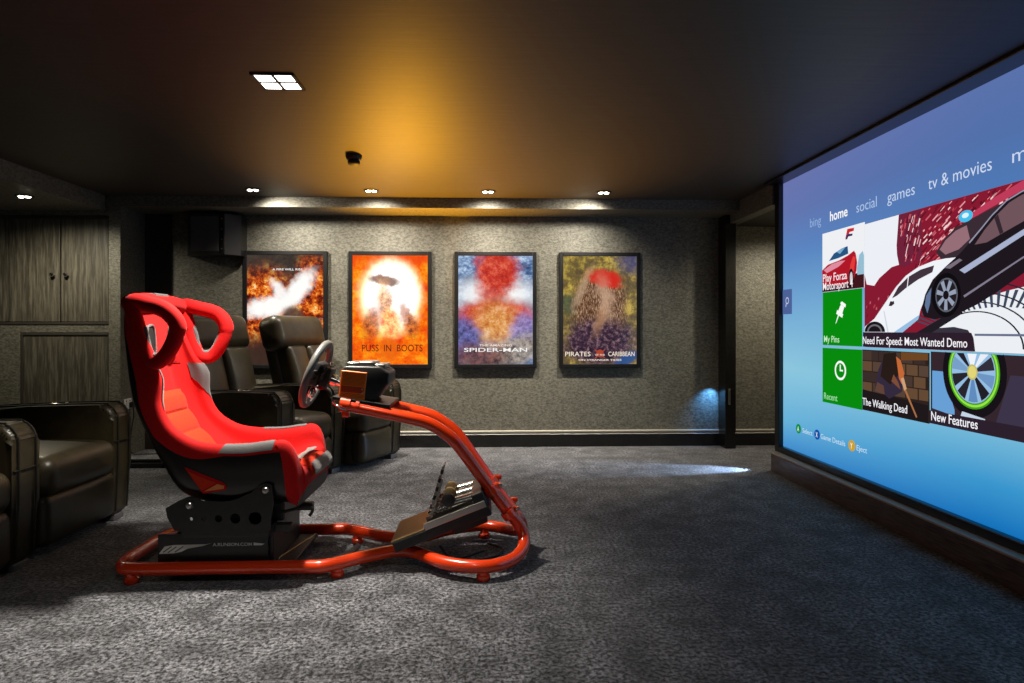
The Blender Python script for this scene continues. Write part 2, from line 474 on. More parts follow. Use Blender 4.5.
# surround loudspeaker under the beam
t = thing('surround_speaker', 'black surround loudspeaker hung on the back wall under the beam', 'speaker', (-2.43,5.92,1.92))
bm = nb()
prism(bm, [(-.24,0),(-.24,-.13),(-.185,-.245),(.135,-.245),(.235,-.14),(.235,0)], .36, ((0,0,-.18),(1,0,0),(0,1,0)), bevel=.004)
obj('speaker_case', bm, M['plastic_black'], t)
bm = nb(); box(bm, (-.16,-.252,-.155), (.085,-.243,.155), .006); obj('grille', bm, pbr('speaker_cloth', (.05,.052,.056), .8, bump=(600,.4,.002)), t)
bm = nb(); box(bm, (.095,-.256,-.175), (.132,-.243,.175), .003); obj('driver_strip', bm, M['black_gloss'], t)
for z in (-.13,-.05,.04,.13):
    bm = nb(); lathe(bm, [(.006,0),(.006,.002),(.003,.004)], 12, (.114,-.256,z), (0,-1,0)); obj('screw', bm, M['chrome'], t, True)

# wall socket with plug and cord in the alcove
t = thing('wall_socket', 'white wall socket low on the alcove side wall', 'wall socket', (-3.1,5.62,.445))
bm = nb(); box(bm, (0,-.055,-.045), (.009,.055,.045), .003); obj('socket_plate', bm, M['white_plastic'], t)
for y in (-.028,.028):
    bm = nb(); box(bm, (.009,y-.004,.02), (.012,y+.004,.032)); box(bm, (.008,y-.01,-.012), (.0098,y-.004,-.006)); box(bm, (.008,y+.004,-.012), (.0098,y+.01,-.006)); box(bm, (.008,y-.003,.002), (.0098,y+.003,.01))
    obj('socket_pins', bm, M['rubber'], t)
t = thing('power_cord', 'black power cord hanging from the white wall socket', 'power cord', (-3.1,5.65,.44))
bm = nb(); box(bm, (.0125,-.02,-.028), (.045,.02,.02), .006); obj('plug', bm, M['rubber'], t)
bm = nb(); tube(bm, catmull([(.035,0,-.02),(.04,.0,-.10),(.035,-.03,-.24),(.04,-.06,-.36),(.06,-.05,-.42),(.13,0,-.433),(.25,.02,-.433),(.40,.0,-.433)], 8), .005, 8); obj('cord', bm, M['rubber'], t, True)

# low black floor rail between the two rows of recliners
t = thing('floor_rail', 'low glossy black twin-bar rail on the carpet behind the racing seat', 'rail', (-2.7,5.12,0))
for k, (y, z) in enumerate(((0,.018),(.12,.022))):
    bm = nb(); box(bm, (-.42,y-.02,z-.018), (.5,y+.02,z+.02), .006); obj('rail_bar', bm, M['black_gloss'], t)
for x in (-.3,.15):
    bm = nb(); box(bm, (x,-.02,.0), (x+.03,.14,.03), .003); obj('rail_bracket', bm, M['metal_black'], t)
# ------------------------------------------------------------------ film posters in lit black frames
def art(name, base, layers, strength=1.0, grain=(60,.25)):
    """self-lit printed sheet: soft colour masses laid one over another"""
    m, nt, out = new_mat(name); N, L = nt.nodes.new, nt.links.new
    tc = N('ShaderNodeTexCoord')
    nz = N('ShaderNodeTexNoise'); nz.inputs['Scale'].default_value = 11; nz.inputs['Detail'].default_value = 6; nz.inputs['Roughness'].default_value = .65
    L(tc.outputs['Object'], nz.inputs['Vector'])
    sub = N('ShaderNodeVectorMath'); sub.operation = 'SUBTRACT'; sub.inputs[1].default_value = (.5,.5,.5); L(nz.outputs['Color'], sub.inputs[0])
    def rampnode(stops, scale, stretch=(1,1,1), rot=0):
        n = N('ShaderNodeTexNoise'); n.inputs['Scale'].default_value = scale; n.inputs['Detail'].default_value = 8; n.inputs['Roughness'].default_value = .75
        mp = N('ShaderNodeMapping'); mp.inputs['Scale'].default_value = stretch; mp.inputs['Rotation'].default_value = (0,rot,0)
        L(tc.outputs['Object'], mp.inputs[0]); L(mp.outputs[0], n.inputs['Vector'])
        r = N('ShaderNodeValToRGB'); e = r.color_ramp.elements
        e[0].position, e[0].color = stops[0]; e[1].position, e[1].color = stops[-1]
        for p, c in stops[1:-1]:
            q = e.new(p); q.color = c
        L(n.outputs[0], r.inputs[0]); return r.outputs[0]
    cur = None
    def colour(c, sock):
        if isinstance(c, tuple) and len(c) == 4 and not isinstance(c[0], (tuple, list)): sock.default_value = c
        else: L(rampnode(*c), sock)
    first = N('ShaderNodeMix'); first.data_type = 'RGBA'; first.inputs[0].default_value = 0
    colour(base, first.inputs[6]); cur = first.outputs[2]
    for (cx, cz, rx, rz, rot, col, soft, op, warp) in layers:
        w = N('ShaderNodeVectorMath'); w.operation = 'MULTIPLY_ADD'; w.inputs[1].default_value = (warp,0,warp)
        L(sub.outputs[0], w.inputs[0]); L(tc.outputs['Object'], w.inputs[2])
        mp = N('ShaderNodeMapping'); mp.vector_type = 'TEXTURE'
        mp.inputs['Location'].default_value = (cx,0,cz); mp.inputs['Rotation'].default_value = (0,math.radians(-rot),0); mp.inputs['Scale'].default_value = (rx,1e3,rz)
        L(w.outputs[0], mp.inputs[0])
        ln = N('ShaderNodeVectorMath'); ln.operation = 'LENGTH'; L(mp.outputs[0], ln.inputs[0])
        r = N('ShaderNodeMapRange'); r.interpolation_type = 'SMOOTHSTEP'
        r.inputs[1].default_value = max(0, 1-soft); r.inputs[2].default_value = 1+soft; r.inputs[3].default_value = op; r.inputs[4].default_value = 0
        L(ln.outputs['Value'], r.inputs[0])
        mx = N('ShaderNodeMix'); mx.data_type = 'RGBA'; L(r.outputs[0], mx.inputs[0]); L(cur, mx.inputs[6]); colour(col, mx.inputs[7]); cur = mx.outputs[2]
    e = N('ShaderNodeEmission'); L(cur, e.inputs[0]); e.inputs[1].default_value = strength
    gl = N('ShaderNodeBsdfGlossy'); gl.inputs['Roughness'].default_value = .12; gl.inputs['Color'].default_value = (.035,.035,.035,1)
    ad = N('ShaderNodeAddShader'); L(e.outputs[0], ad.inputs[0]); L(gl.outputs[0], ad.inputs[1]); L(ad.outputs[0], out.inputs[0])
    return m

W = lin(255,255,252)
fire = ([(.34,lin(40,18,14)),(.45,lin(120,35,15)),(.53,lin(225,95,25)),(.6,lin(250,180,70)),(.68,lin(255,240,215))], 12)
A1 = art('fire_burst_print', ([(.3,lin(38,33,30)),(.6,lin(74,64,56)),(.75,lin(110,90,74))], 16), [
    (-.2,.08,.26,.27,0,fire,.5,1,.12), (.24,.16,.16,.32,0,fire,.45,1,.12), (0,-.12,.45,.22,0,fire,.5,.9,.1),
    (-.14,.03,.23,.085,12,W,.45,1,.14), (.12,.19,.08,.2,-38,W,.45,1,.12), (-.05,.17,.05,.11,35,W,.5,.9,.12),
    (.07,-.06,.09,.09,0,lin(78,66,58),.35,.9,.06), (0,-.4,.4,.2,0,lin(60,40,32),.5,.9,.1)], 1.0)
A2 = art('orange_glow_print', ([(.36,lin(186,46,8)),(.5,lin(206,92,10)),(.62,lin(212,142,26))], 7), [
    (0,.5,.5,.1,0,lin(196,50,14),.8,.8,.1), (0,.12,.275,.335,0,lin(255,222,150),.25,1,.08), (.01,.13,.24,.30,0,W,.25,1,.07),
    (-.05,.27,.14,.045,-10,lin(104,58,34),.35,.9,.10), (-.05,.06,.07,.19,6,([(.4,lin(150,84,44)),(.6,lin(240,190,140))],16),.6,.9,.12), (.14,-.05,.045,.13,10,lin(150,80,44),.5,.7,.14),
    (-.17,-.12,.07,.14,-14,([(.4,lin(84,36,22)),(.62,lin(200,100,40))],20),.5,.9,.14), (.19,-.14,.05,.12,16,([(.4,lin(92,40,24)),(.62,lin(210,110,40))],20),.5,.9,.14),
    (0,-.12,.1,.13,0,([(.4,lin(200,92,34)),(.6,lin(250,200,120))],18),.4,.9,.08), (-.02,-.37,.09,.11,0,lin(190,84,14),.5,.8,.1)], 1.6)
blu = ([(.32,lin(28,40,70)),(.48,lin(90,120,165)),(.66,lin(200,222,246))], 9, (1,1,1.5), .7)
red = ([(.3,lin(130,26,24)),(.5,lin(200,58,44)),(.68,lin(238,120,92))], 14)
A3 = art('red_blue_print', blu, [
    (0,.14,.34,.16,0,W,.6,.95,.08), (.02,.37,.19,.22,18,red,.35,1,.22), (-.03,.17,.13,.12,-20,red,.5,.9,.2),
    (0,-.06,.37,.16,0,red,.3,1,.08), (0,-.14,.2,.2,0,([(.3,lin(170,80,40)),(.5,lin(226,160,84)),(.68,lin(250,224,180))],16),.6,.9,.1),
    (-.3,-.26,.16,.2,20,([(.35,lin(40,36,70)),(.6,lin(120,120,190))],18),.4,.95,.1), (.27,-.18,.13,.15,-15,([(.35,lin(86,76,140)),(.6,lin(170,160,215))],18),.4,.9,.1),
    (.2,-.38,.28,.12,24,([(.35,lin(70,62,60)),(.6,lin(190,176,160))],20),.5,.9,.1), (-.15,-.44,.25,.13,0,([(.35,lin(44,30,34)),(.6,lin(140,90,80))],20),.5,.9,.1)], 1.0)
A4 = art('red_brown_print', ([(.34,lin(60,54,46)),(.5,lin(118,100,56)),(.63,lin(206,178,80))], 6), [
    (.3,.45,.14,.1,0,lin(60,64,110),.7,.8,.1), (-.26,.06,.1,.09,0,lin(62,90,68),.6,.7,.1),
    (.0,.02,.25,.34,0,([(.38,lin(42,26,20)),(.5,lin(104,68,46)),(.62,lin(206,170,136))],34,(4,1,.8)),.3,1,.08),
    (.05,.29,.15,.075,-14,lin(206,42,30),.4,1,.16), (.05,.10,.06,.17,10,lin(206,168,140),.9,.7,.2), (-.16,.2,.03,.2,-24,lin(190,160,130),.8,.6,.12),
    (0,-.3,.36,.22,0,([(.36,lin(28,20,32)),(.5,lin(64,44,62)),(.66,lin(150,116,120))],26),.35,1,.12), (.0,-.1,.04,.12,-20,lin(186,140,104),.8,.6,.15),
    (.24,-.46,.13,.05,30,lin(40,80,140),.5,.9,.05)], 1.0)
INK = {'white': emit('white_ink', lin(250,250,248)), 'brown': emit('brown_ink', lin(74,36,22)), 'cream': emit('cream_ink', lin(246,232,214)), 'rust': emit('rust_ink', lin(170,70,50))}
PZ = 1.264
def poster(x, mat, label, words):
    t = thing('film_poster', label, 'poster', (x,5.92,PZ), group='framed film posters on the back wall')
    bm = nb(); w, h, b = .3775, .534, .036
    for lo, hi in (((-w,-.045,-h),(-w+b,0,h)), ((w-b,-.045,-h),(w,0,h)), ((-w+b,-.045,h-b),(w-b,0,h)), ((-w+b,-.045,-h),(w-b,0,-h+b))): box(bm, lo, hi, .004)
    obj('frame', bm, M['black_frame'], t)
    bm = nb(); box(bm, (-w+b-.002,-.034,-h+b-.002), (w-b+.002,-.012,h-b+.002)); obj('printed_sheet', bm, mat, t)
    for (s, cx, z, wd, ht, ink, bold) in words:
        text('lettering', s, ((cx-wd/2,-.0345,z-PZ),(1,0,0),(0,0,1)), wd, ht, INK[ink], t, bold=bold)
    return t
poster(-1.84, A1, 'framed poster of white and orange fire bursts, behind the recliners', [('A FIRE WILL RISE',.02,1.622,.27,.018,'white',.012)])
poster(-.893, A2, 'framed orange film poster with a white glow, behind the steering wheel', [('PUSS  IN  BOOTS',.02,.885,.55,.062,'brown',0)])
poster(.07, A3, 'framed red and blue film poster, third along the back wall', [('THE AMAZING',0,.930,.30,.02,'cream',.01),('SPIDER-MAN',.0,.880,.58,.036,'white',.006)])
p4 = poster(1.035, A4, 'framed film poster with a red patch over brown, nearest the screen', [('PIRATES',-.205,.838,.235,.042,'cream',.004),('CARIBBEAN',.2,.838,.245,.042,'cream',.004),('OF THE',0,.842,.09,.016,'cream',.004),('ON STRANGER TIDES',0,.795,.40,.016,'cream',.01)])
bm = nb()
prism(bm, circle(0,.012,.034,.036), .0008, ((0,-.0342,.852-PZ),(1,0,0),(0,0,1)))
for a in (-.7,.7): prism(bm, [(-.06*math.cos(a)-.006*math.sin(a)*-1, -.06*math.sin(a)-.006), (.06*math.cos(a), .06*math.sin(a)-.006), (.06*math.cos(a), .06*math.sin(a)+.006), (-.06*math.cos(a), -.06*math.sin(a)+.006)], .0006, ((0,-.0342,.86-PZ),(1,0,0),(0,0,1)))
obj('crest', bm, INK['rust'], p4)

# ------------------------------------------------------------------ the big screen
SX, SY, SZ, SW, SH = 2.25, 4.80, .195, 3.55, 2.0
scr = thing('projection_screen', 'huge wall screen in a black border showing a menu of tiles', 'screen', (SX,SY,SZ))
def on(s, t, d=0): return (-d, -s, t)            # screen-local: s to the right, t up, d out into the room
def fr(s, t, d): return (on(s,t,d), (0,-1,0), (0,0,1))
bm = nb()
for lo, hi in (((-.035,0,-.05),(.05,.07,SH+.018)), ((-.035,-SW-.07,-.05),(.05,-SW,SH+.018)), ((-.035,-SW,-.05),(.05,0,0)), ((-.12,-SW-.07,SH),(.05,.07,SH+.018))): box(bm, lo, hi, .004)
obj('screen_border', bm, M['screen_frame'], scr)
def screen_mat():
    m, nt, out = new_mat('menu_background'); N, L = nt.nodes.new, nt.links.new
    tc = N('ShaderNodeTexCoord'); sp = N('ShaderNodeSeparateXYZ'); L(tc.outputs['Object'], sp.inputs[0])
    r = N('ShaderNodeMapRange'); r.inputs[2].default_value = SH; L(sp.outputs['Z'], r.inputs[0])
    def ramp(stops):
        c = N('ShaderNodeValToRGB'); e = c.color_ramp.elements
        e[0].position, e[0].color = stops[0]; e[1].position, e[1].color = stops[-1]
        for p, q in stops[1:-1]: k = e.new(p); k.color = q
        L(r.outputs[0], c.inputs[0]); return c.outputs[0]
    a = ramp([(0,lin(66,142,206)),(.1,lin(104,178,218)),(.3,lin(140,198,222)),(.5,lin(118,172,214)),(.72,lin(92,136,196)),(.88,lin(100,118,176)),(1,lin(106,116,174))])
    b = ramp([(0,lin(18,112,186)),(.1,lin(58,150,206)),(.25,lin(128,194,220)),(.5,lin(120,180,214)),(.75,lin(78,122,182)),(.88,lin(82,112,170)),(1,lin(90,114,172))])
    g = N('ShaderNodeMapRange'); g.inputs[1].default_value = 0; g.inputs[2].default_value = -2.0; L(sp.outputs['Y'], g.inputs[0])
    mx = N('ShaderNodeMix'); mx.data_type = 'RGBA'; L(g.outputs[0], mx.inputs[0]); L(a, mx.inputs[6]); L(b, mx.inputs[7])
    e = N('ShaderNodeEmission'); L(mx.outputs[2], e.inputs[0]); L(e.outputs[0], out.inputs[0])
    return m
bm = nb(); box(bm, (0,-SW,0), (.03,0,SH)); obj('screen_surface', bm, screen_mat(), scr)
SC = {}
def ink(r, g, b):
    k = (r,g,b)
    if k not in SC: SC[k] = emit('lit_%02x%02x%02x' % k, lin(r,g,b))
    return SC[k]
def picture(name, shapes, parent, d0, thin=.0003):
    """flat coloured shapes of one tile picture, each a hair in front of the one before"""
    bm = nb(); mats = []
    lay, run = 0, 0
    for sh_ in shapes:
        col, poly = sh_[0], sh_[1]; m = ink(*col)
        if len(sh_) > 2: run += 1; i = lay+1+run % 4       # many small marks share a few layers
        else: lay += 5 if run else 1; run = 0; i = lay
        if m not in mats: mats.append(m)
        before = len(bm.faces)
        vs = [bm.verts.new(on(p[0], p[1], d0+i*thin)) for p in poly]
        f = bm.faces.new(vs); f.material_index = mats.index(m)
    bmesh.ops.triangulate(bm, faces=bm.faces[:])
    me = bpy.data.meshes.new(name)
    for f in bm.faces:
        f.normal_update()
        if f.normal.x > 0: f.normal_flip()
    bm.to_mesh(me); bm.free()
    for m in mats: me.materials.append(m)
    return link(bpy.data.objects.new(name, me), parent)
def tile(s0, t0, s1, t1, col, d=.004, mat=None):
    bm = nb(); box(bm, on(s0,t0,.0005), on(s1,t1,d)); return obj('menu_tile', bm, mat or ink(*col), scr)
def cap(s, s0, s1, t, h, col, parent, d=.0105, bold=0.004): return text('caption', s, fr(s0,t,d), s1-s0, h, ink(*col), parent, bold=bold)
for (w_, a, b, c) in (('bing',.413,.560,(150,178,222)), ('social',.976,1.18,(176,198,232)), ('games',1.279,1.510,(196,212,238)), ('tv & movies',1.614,2.026,(206,218,240)), ('m',2.138,2.21,(206,218,240))):
    text('menu_word', w_, fr(a,1.60,.003), b-a, .063, ink(*c), scr, bold=-.006)
text('menu_word', 'home', fr(.674,1.60,.003), .205, .064, ink(250,250,250), scr, bold=.012)
# search tab
st_ = tile(0.0,1.004,.141,1.19,(76,98,152))
picture('magnifier_icon', [((196,206,228),circle(.078,1.105,.026)), ((76,98,152),circle(.078,1.105,.018)), ((196,206,228),[(.052,1.062),(.060,1.056),(.070,1.084),(.062,1.088)])], st_, .006)
# game disc tile
tl = tile(.58,1.138,1.059,1.53,(238,240,244))
pic = [((228,234,242),[(.58,1.2),(1.059,1.2),(1.059,1.35),(.58,1.3)]),
  ((62,22,28),[(.581,1.21),(1.058,1.235),(1.058,1.139),(.581,1.139)]),
  ((150,190,210),[(.985,1.26),(1.01,1.34),(1.045,1.36),(1.058,1.33),(1.058,1.22),(.99,1.22)]),
  ((176,24,40),[(.581,1.285),(.652,1.316),(.787,1.33),(.886,1.35),(.954,1.372),(.973,1.352),(.987,1.297),(.98,1.244),(.94,1.179),(.80,1.165),(.581,1.19)]),
  ((222,140,160),[(.60,1.285),(.70,1.315),(.80,1.325),(.86,1.322),(.78,1.29),(.64,1.262)]),
  ((226,60,58),[(.90,1.20),(.955,1.25),(.972,1.33),(.945,1.34),(.915,1.29)]),
  ((40,84,130),[(.667,1.339),(.728,1.381),(.815,1.402),(.886,1.409),(.893,1.361),(.787,1.346)]),
  ((120,170,205),[(.76,1.388),(.815,1.4),(.86,1.404),(.80,1.37)]),
  ((30,18,24),circle(.925,1.205,.028,.06,18)), ((206,208,214),circle(.927,1.205,.016,.04,16)),
  ((200,40,50),[(.86,1.452),(.885,1.516),(.96,1.512),(.954,1.493),(.91,1.493),(.905,1.484)]), ((60,50,90),[(.905,1.482),(.945,1.478),(.939,1.466),(.896,1.467),(.884,1.452),(.866,1.452),(.878,1.482)])]
picture('picture', pic, tl, .0045)
cap('Play Forza', .599, .885, 1.205, .052, (250,240,244), tl); cap('Motorsport 4', .599, .95, 1.150, .052, (250,240,244), tl)
# green tiles
tp = tile(.585,.785,1.032,1.136,(8,138,14))
picture('pin_icon', [((248,252,248),[(.742,.925),(.752,.930),(.79,.985),(.778,.992)]), ((248,252,248),[(.752,.99),(.822,.962),(.834,.985),(.764,1.014)]),
  ((248,252,248),[(.774,1.003),(.820,.983),(.838,1.02),(.846,1.03),(.812,1.045),(.80,1.04)]), ((248,252,248),[(.802,1.05),(.858,1.026),(.866,1.045),(.822,1.066),(.806,1.062)])], tp, .0045)
cap('My Pins', .605, .79, .805, .043, (190,236,190), tp, .006)
tr_ = tile(.582,.404,1.032,.766,(8,138,14))
picture('clock_icon', [((248,252,248),circle(.80,.627,.066,.062,40)), ((8,138,14),circle(.80,.627,.050,.047,40)), ((248,252,248),[(.794,.622),(.806,.622),(.806,.664),(.794,.664)]), ((248,252,248),[(.794,.622),(.832,.622),(.832,.632),(.794,.632)])], tr_, .0045)
cap('Recent', .605, .768, .426, .043, (150,222,160), tr_, .006)
# hero tile
HX = 2.36
th_ = tile(1.062,.784,HX,1.516,(134,26,48))
sh = [((236,240,246),[(1.063,1.515),(1.381,1.515),(1.414,1.361),(1.362,1.351),(1.366,1.299),(1.383,1.242),(1.318,1.235),(1.262,1.22),(1.205,1.182),(1.158,1.142),(1.084,1.155),(1.063,1.216)]), ((112,34,58),[(1.381,1.512),(1.414,1.361),(1.362,1.351),(1.366,1.299),(1.383,1.242),(1.42,1.22),(1.57,1.26),(1.56,1.512)])]
rr = random.Random(3)
for k in range(520):       # lit windows of the skyline
    s, t = rr.uniform(1.40,2.34), rr.uniform(1.20,1.50)
    if s < 1.43 and t < 1.37: continue
    l, w_ = rr.uniform(.010,.050), rr.uniform(.004,.010); a = .55 if s > 1.55 else 1.2
    c = rr.choice([(206,96,110),(236,170,176),(92,16,34),(174,44,62),(100,20,40),(244,214,214)])
    dx, dy = math.cos(a), math.sin(a)
    if t+l*dy > 1.51: continue
    sh.append((c,[(s,t),(s+l*dx,t+l*dy),(s+l*dx-w_*dy,t+l*dy+w_*dx),(s-w_*dy,t+w_*dx)],1))
for k in range(50):
    s, t = rr.uniform(1.07,1.36), rr.uniform(.95,1.19)
    if t < 1.02+(s-1.07)*.4: sh.append((rr.choice([(176,60,78),(110,20,40),(190,96,110)]),[(s,t),(s+.012,t+.004),(s+.012,t+.02),(s,t+.014)],1))
sh += [((190,60,90),[(2.34,1.51),(2.06,1.44),(1.90,1.40),(1.90,1.425),(2.05,1.475),(2.2,1.514)]),
  ((58,44,52),[(1.674,1.275),(1.726,1.33),(1.81,1.378),(1.89,1.395),(2.008,1.424),(2.2,1.46),(2.2,1.35),(1.98,1.30),(1.905,1.25),(1.826,1.22),(1.726,1.22)]),
  ((150,110,120),[(1.70,1.285),(1.74,1.325),(1.81,1.362),(1.88,1.376),(1.90,1.31),(1.83,1.27),(1.74,1.255)]),
  ((70,190,236),circle(1.874,1.42,.045,.028,18)), ((220,244,255),circle(1.872,1.424,.022,.012,14)),
  ((236,240,244),[(1.5,.86),(1.563,.873),(1.826,.965),(1.98,1.029),(2.118,1.055),(2.2,1.066),(HX,1.05),(HX,.785),(1.935,.785),(1.5,.785)])]
for k in range(26):        # ribs of the ramp
    a = 2.6-k*.075
    for (r0, r1) in ((.30,.42),):
        cx, cz = 1.93, .80
        c0, s0 = math.cos(a)*1.5, math.sin(a)*.62
        p = [(cx+.12+c0*r0, cz+s0*r0), (cx+.12+c0*r1, cz+s0*r1), (cx+.12+math.cos(a-.03)*1.5*r1, cz+math.sin(a-.03)*.62*r1), (cx+.12+math.cos(a-.03)*1.5*r0, cz+math.sin(a-.03)*.62*r0)]
        p = [(min(HX-.004,u), max(.79,v)) for u, v in p]
        if max(q[0] for q in p)-min(q[0] for q in p) > .004: sh.append(((60,72,92), p, 1))
for r in (.24,.30,.36,.43):
    o = [(1.93+math.cos(a)*1.15*r, .80+math.sin(a)*.72*r) for a in [2.3-i*.12 for i in range(20)] if math.sin(a) > 0]
    i_ = [(1.93+math.cos(a)*1.15*(r-.008), .80+math.sin(a)*.72*(r-.008)) for a in [2.3-i*.12 for i in range(20)] if math.sin(a) > 0]
    for q in range(len(o)-1):
        p = [o[q], o[q+1], i_[q+1], i_[q]]
        if max(u for u, v in p) < HX and min(v for u, v in p) > .787: sh.append(((34,34,46), p, 1))
sh += [((54,50,62),[(1.6,.873),(1.70,.895),(1.80,.90),(1.89,.885),(1.925,.845),(1.935,.786),(1.55,.786),(1.5,.85)]),
  ((34,28,36),[(1.5,.86),(1.83,.99),(1.86,.965),(1.62,.86)]),
  ((240,243,248),[(1.063,.861),(1.072,.904),(1.158,.947),(1.251,.995),(1.318,1.069),(1.362,1.121),(1.445,1.176),(1.544,1.213),(1.656,1.233),(1.743,1.236),(1.826,1.233),(1.794,1.201),(1.709,1.16),(1.638,1.115),(1.586,1.055),(1.563,.992),(1.544,.94),(1.40,.862)]),
  ((150,190,226),[(1.32,.862),(1.44,.915),(1.556,.965),(1.544,.94),(1.40,.862)]), ((206,214,226),[(1.251,.995),(1.262,.99),(1.30,.87),(1.288,.866)]),
  ((66,52,62),[(1.329,1.061),(1.383,1.12),(1.465,1.168),(1.563,1.198),(1.665,1.21),(1.652,1.177),(1.544,1.148),(1.445,1.109),(1.372,1.073)]), ((240,243,248),[(1.455,1.112),(1.462,1.115),(1.472,1.17),(1.464,1.168)]),
  ((52,42,50),[(1.30,1.02),(1.315,1.045),(1.345,1.05),(1.35,1.03),(1.325,1.018)]), ((244,246,250),[(1.308,1.046),(1.325,1.056),(1.35,1.052),(1.34,1.043)]),
  ((26,22,28),circle(1.17,.874,.098,.060,26,0,PI)), ((112,112,120),circle(1.17,.874,.072,.044,22,0,PI)), ((26,22,28),circle(1.17,.874,.058,.034,22,0,PI)),
  ((30,24,30),[(HX,1.50),(2.194,1.468),(2.118,1.447),(2.037,1.397),(1.98,1.351),(1.905,1.293),(1.858,1.259),(1.818,1.234),(1.743,1.193),(1.656,1.139),(1.601,1.067),(1.573,.991),(1.592,.952),(1.674,.938),(1.826,.96),(1.95,1.002),(2.064,1.052),(2.194,1.118),(HX,1.20)]),
  ((112,84,92),[(HX,1.47),(2.194,1.452),(2.131,1.433),(2.064,1.392),(1.994,1.337),(1.935,1.278),(2.008,1.279),(2.092,1.306),(2.194,1.337),(HX,1.39)]), ((52,40,48),[(2.05,1.38),(2.07,1.394),(2.10,1.31),(2.08,1.304)]),
  ((150,150,172),[(HX,1.497),(2.194,1.463),(2.118,1.441),(2.037,1.391),(1.98,1.345),(1.905,1.287),(1.90,1.294),(1.976,1.351),(2.034,1.397),(2.116,1.447),(2.194,1.469),(HX,1.503)]),
  ((168,178,206),[(1.84,1.17),(2.194,1.303),(HX,1.36),(HX,1.335),(2.194,1.277),(1.874,1.151)]), ((120,110,124),[(1.74,1.19),(1.84,1.225),(1.86,1.215),(1.78,1.182)]),
  ((130,124,142),[(1.866,1.047),(2.194,1.189),(HX,1.255),(HX,1.246),(2.194,1.181),(1.874,1.038)]), ((96,116,150),[(1.60,1.01),(1.61,1.06),(1.65,1.10),(1.64,1.02),(1.62,.97)]),
  ((16,13,17),circle(1.752,1.056,.100,.108,30)), ((92,96,108),circle(1.755,1.056,.076,.084,28)), ((34,30,36),circle(1.755,1.056,.068,.076,28))]
for k in range(7):
    a = k*2*PI/7+.2; c_, s_ = math.cos(a), math.sin(a)
    sh.append(((150,160,180),[(1.755-s_*.008,1.056+c_*.008),(1.755+c_*.066-s_*.012,1.056+s_*.074+c_*.012),(1.755+c_*.066+s_*.012,1.056+s_*.074-c_*.012),(1.755+s_*.008,1.056-c_*.008)]))
sh += [((24,20,26),circle(1.755,1.056,.02,.022,16)), ((44,30,42),[(1.063,.872),(1.92,.872),(1.932,.85),(1.936,.786),(1.063,.786)]), ((104,112,140),[(1.94,.868),(HX,.868),(HX,.858),(1.94,.858)])]
picture('picture', sh, th_, .0042, .00022)
cap('Need For Speed: Most Wanted Demo', 1.069, 1.90, .803, .044, (248,246,250), th_, .0185)
# lower picture tiles
tw = tile(1.039,.407,1.620,.768,(46,34,30))
sh = []
for r in range(4):
    for c in range(6):
        s0, t0 = 1.045+c*.1-(r%2)*.04, .52+r*.062
        if s0 < 1.042: s0 = 1.042
        s1 = min(s0+.09, 1.617)
        sh.append((rr.choice([(72,56,48),(86,66,54),(58,44,40),(100,74,52)]), [(s0,t0),(s1,t0),(s1,t0+.056),(s0,t0+.056)],1))
sh += [((110,70,36),[(1.4,.72),(1.615,.73),(1.615,.765),(1.4,.765)]),
  ((30,24,26),[(1.042,.41),(1.617,.41),(1.617,.50),(1.042,.53)]),
  ((52,42,62),[(1.17,.56),(1.20,.66),(1.26,.74),(1.36,.755),(1.42,.66),(1.41,.55),(1.30,.50)]),
  ((40,28,24),[(1.22,.62),(1.25,.75),(1.36,.762),(1.38,.64),(1.31,.58)]),
  ((196,104,54),[(1.36,.74),(1.40,.72),(1.43,.65),(1.41,.59),(1.385,.62)]), ((206,160,120),[(1.40,.62),(1.425,.63),(1.45,.57),(1.43,.555)]),
  ((170,112,70),[(1.43,.56),(1.445,.565),(1.535,.43),(1.525,.425)]), ((96,66,56),[(1.17,.53),(1.26,.52),(1.25,.57),(1.19,.585)]), ((124,76,54),[(1.32,.60),(1.40,.56),(1.38,.60),(1.34,.64)])]
picture('picture', sh, tw, .0045, .0002)
cap('The Walking Dead', 1.052, 1.46, .438, .044, (244,244,250), tw, .0105)
tn = tile(1.633,.412,HX,.776,(52,38,44))
sh = [((104,160,214),[(1.645,.68),(1.72,.68),(1.80,.50),(1.80,.47),(1.645,.49)]), ((60,52,72),[(2.13,.69),(HX,.69),(HX,.47),(2.05,.47)]),
  ((22,18,24),[p for p in circle(1.917,.69,.195,.212,44,PI*.86,PI*2.14)] + [(2.09,.775),(1.745,.775)]),
  ((196,212,230),[(1.84,.478),(1.93,.452),(1.99,.47),(1.99,.482),(1.85,.5)])]
def ell(rx, rz, col): sh.append((col, [(u, min(v,.7755)) for u, v in circle(1.917,.69,rx,rz,48)]))
ell(.158,.172,(70,160,30)); ell(.150,.163,(150,230,70)); ell(.140,.152,(70,150,40)); ell(.134,.145,(150,190,226))
for k, c in enumerate([(40,36,46),(96,140,190),(34,30,40),(110,150,196),(50,46,60),(232,238,246),(240,244,250),(36,32,42),(120,160,200),(40,36,46)]):
    a0, a1 = k*.628-2.4, k*.628-1.95
    sh.append((c, [(1.917,.69)] + [(1.917+.13*math.cos(a), min(.7755,.69+.14*math.sin(a))) for a in (a0, (a0+a1)/2, a1)]))
ell(.032,.036,(200,190,110)); ell(.024,.028,(226,214,120))
picture('picture', sh, tn, .0045, .0002)
picture('caption_band', [((44,32,44),[(1.634,.413),(HX-.001,.413),(HX-.001,.478),(1.634,.478)])], tn, .0105)
cap('New Features', 1.648, 1.955, .430, .046, (246,246,252), tn, .012)
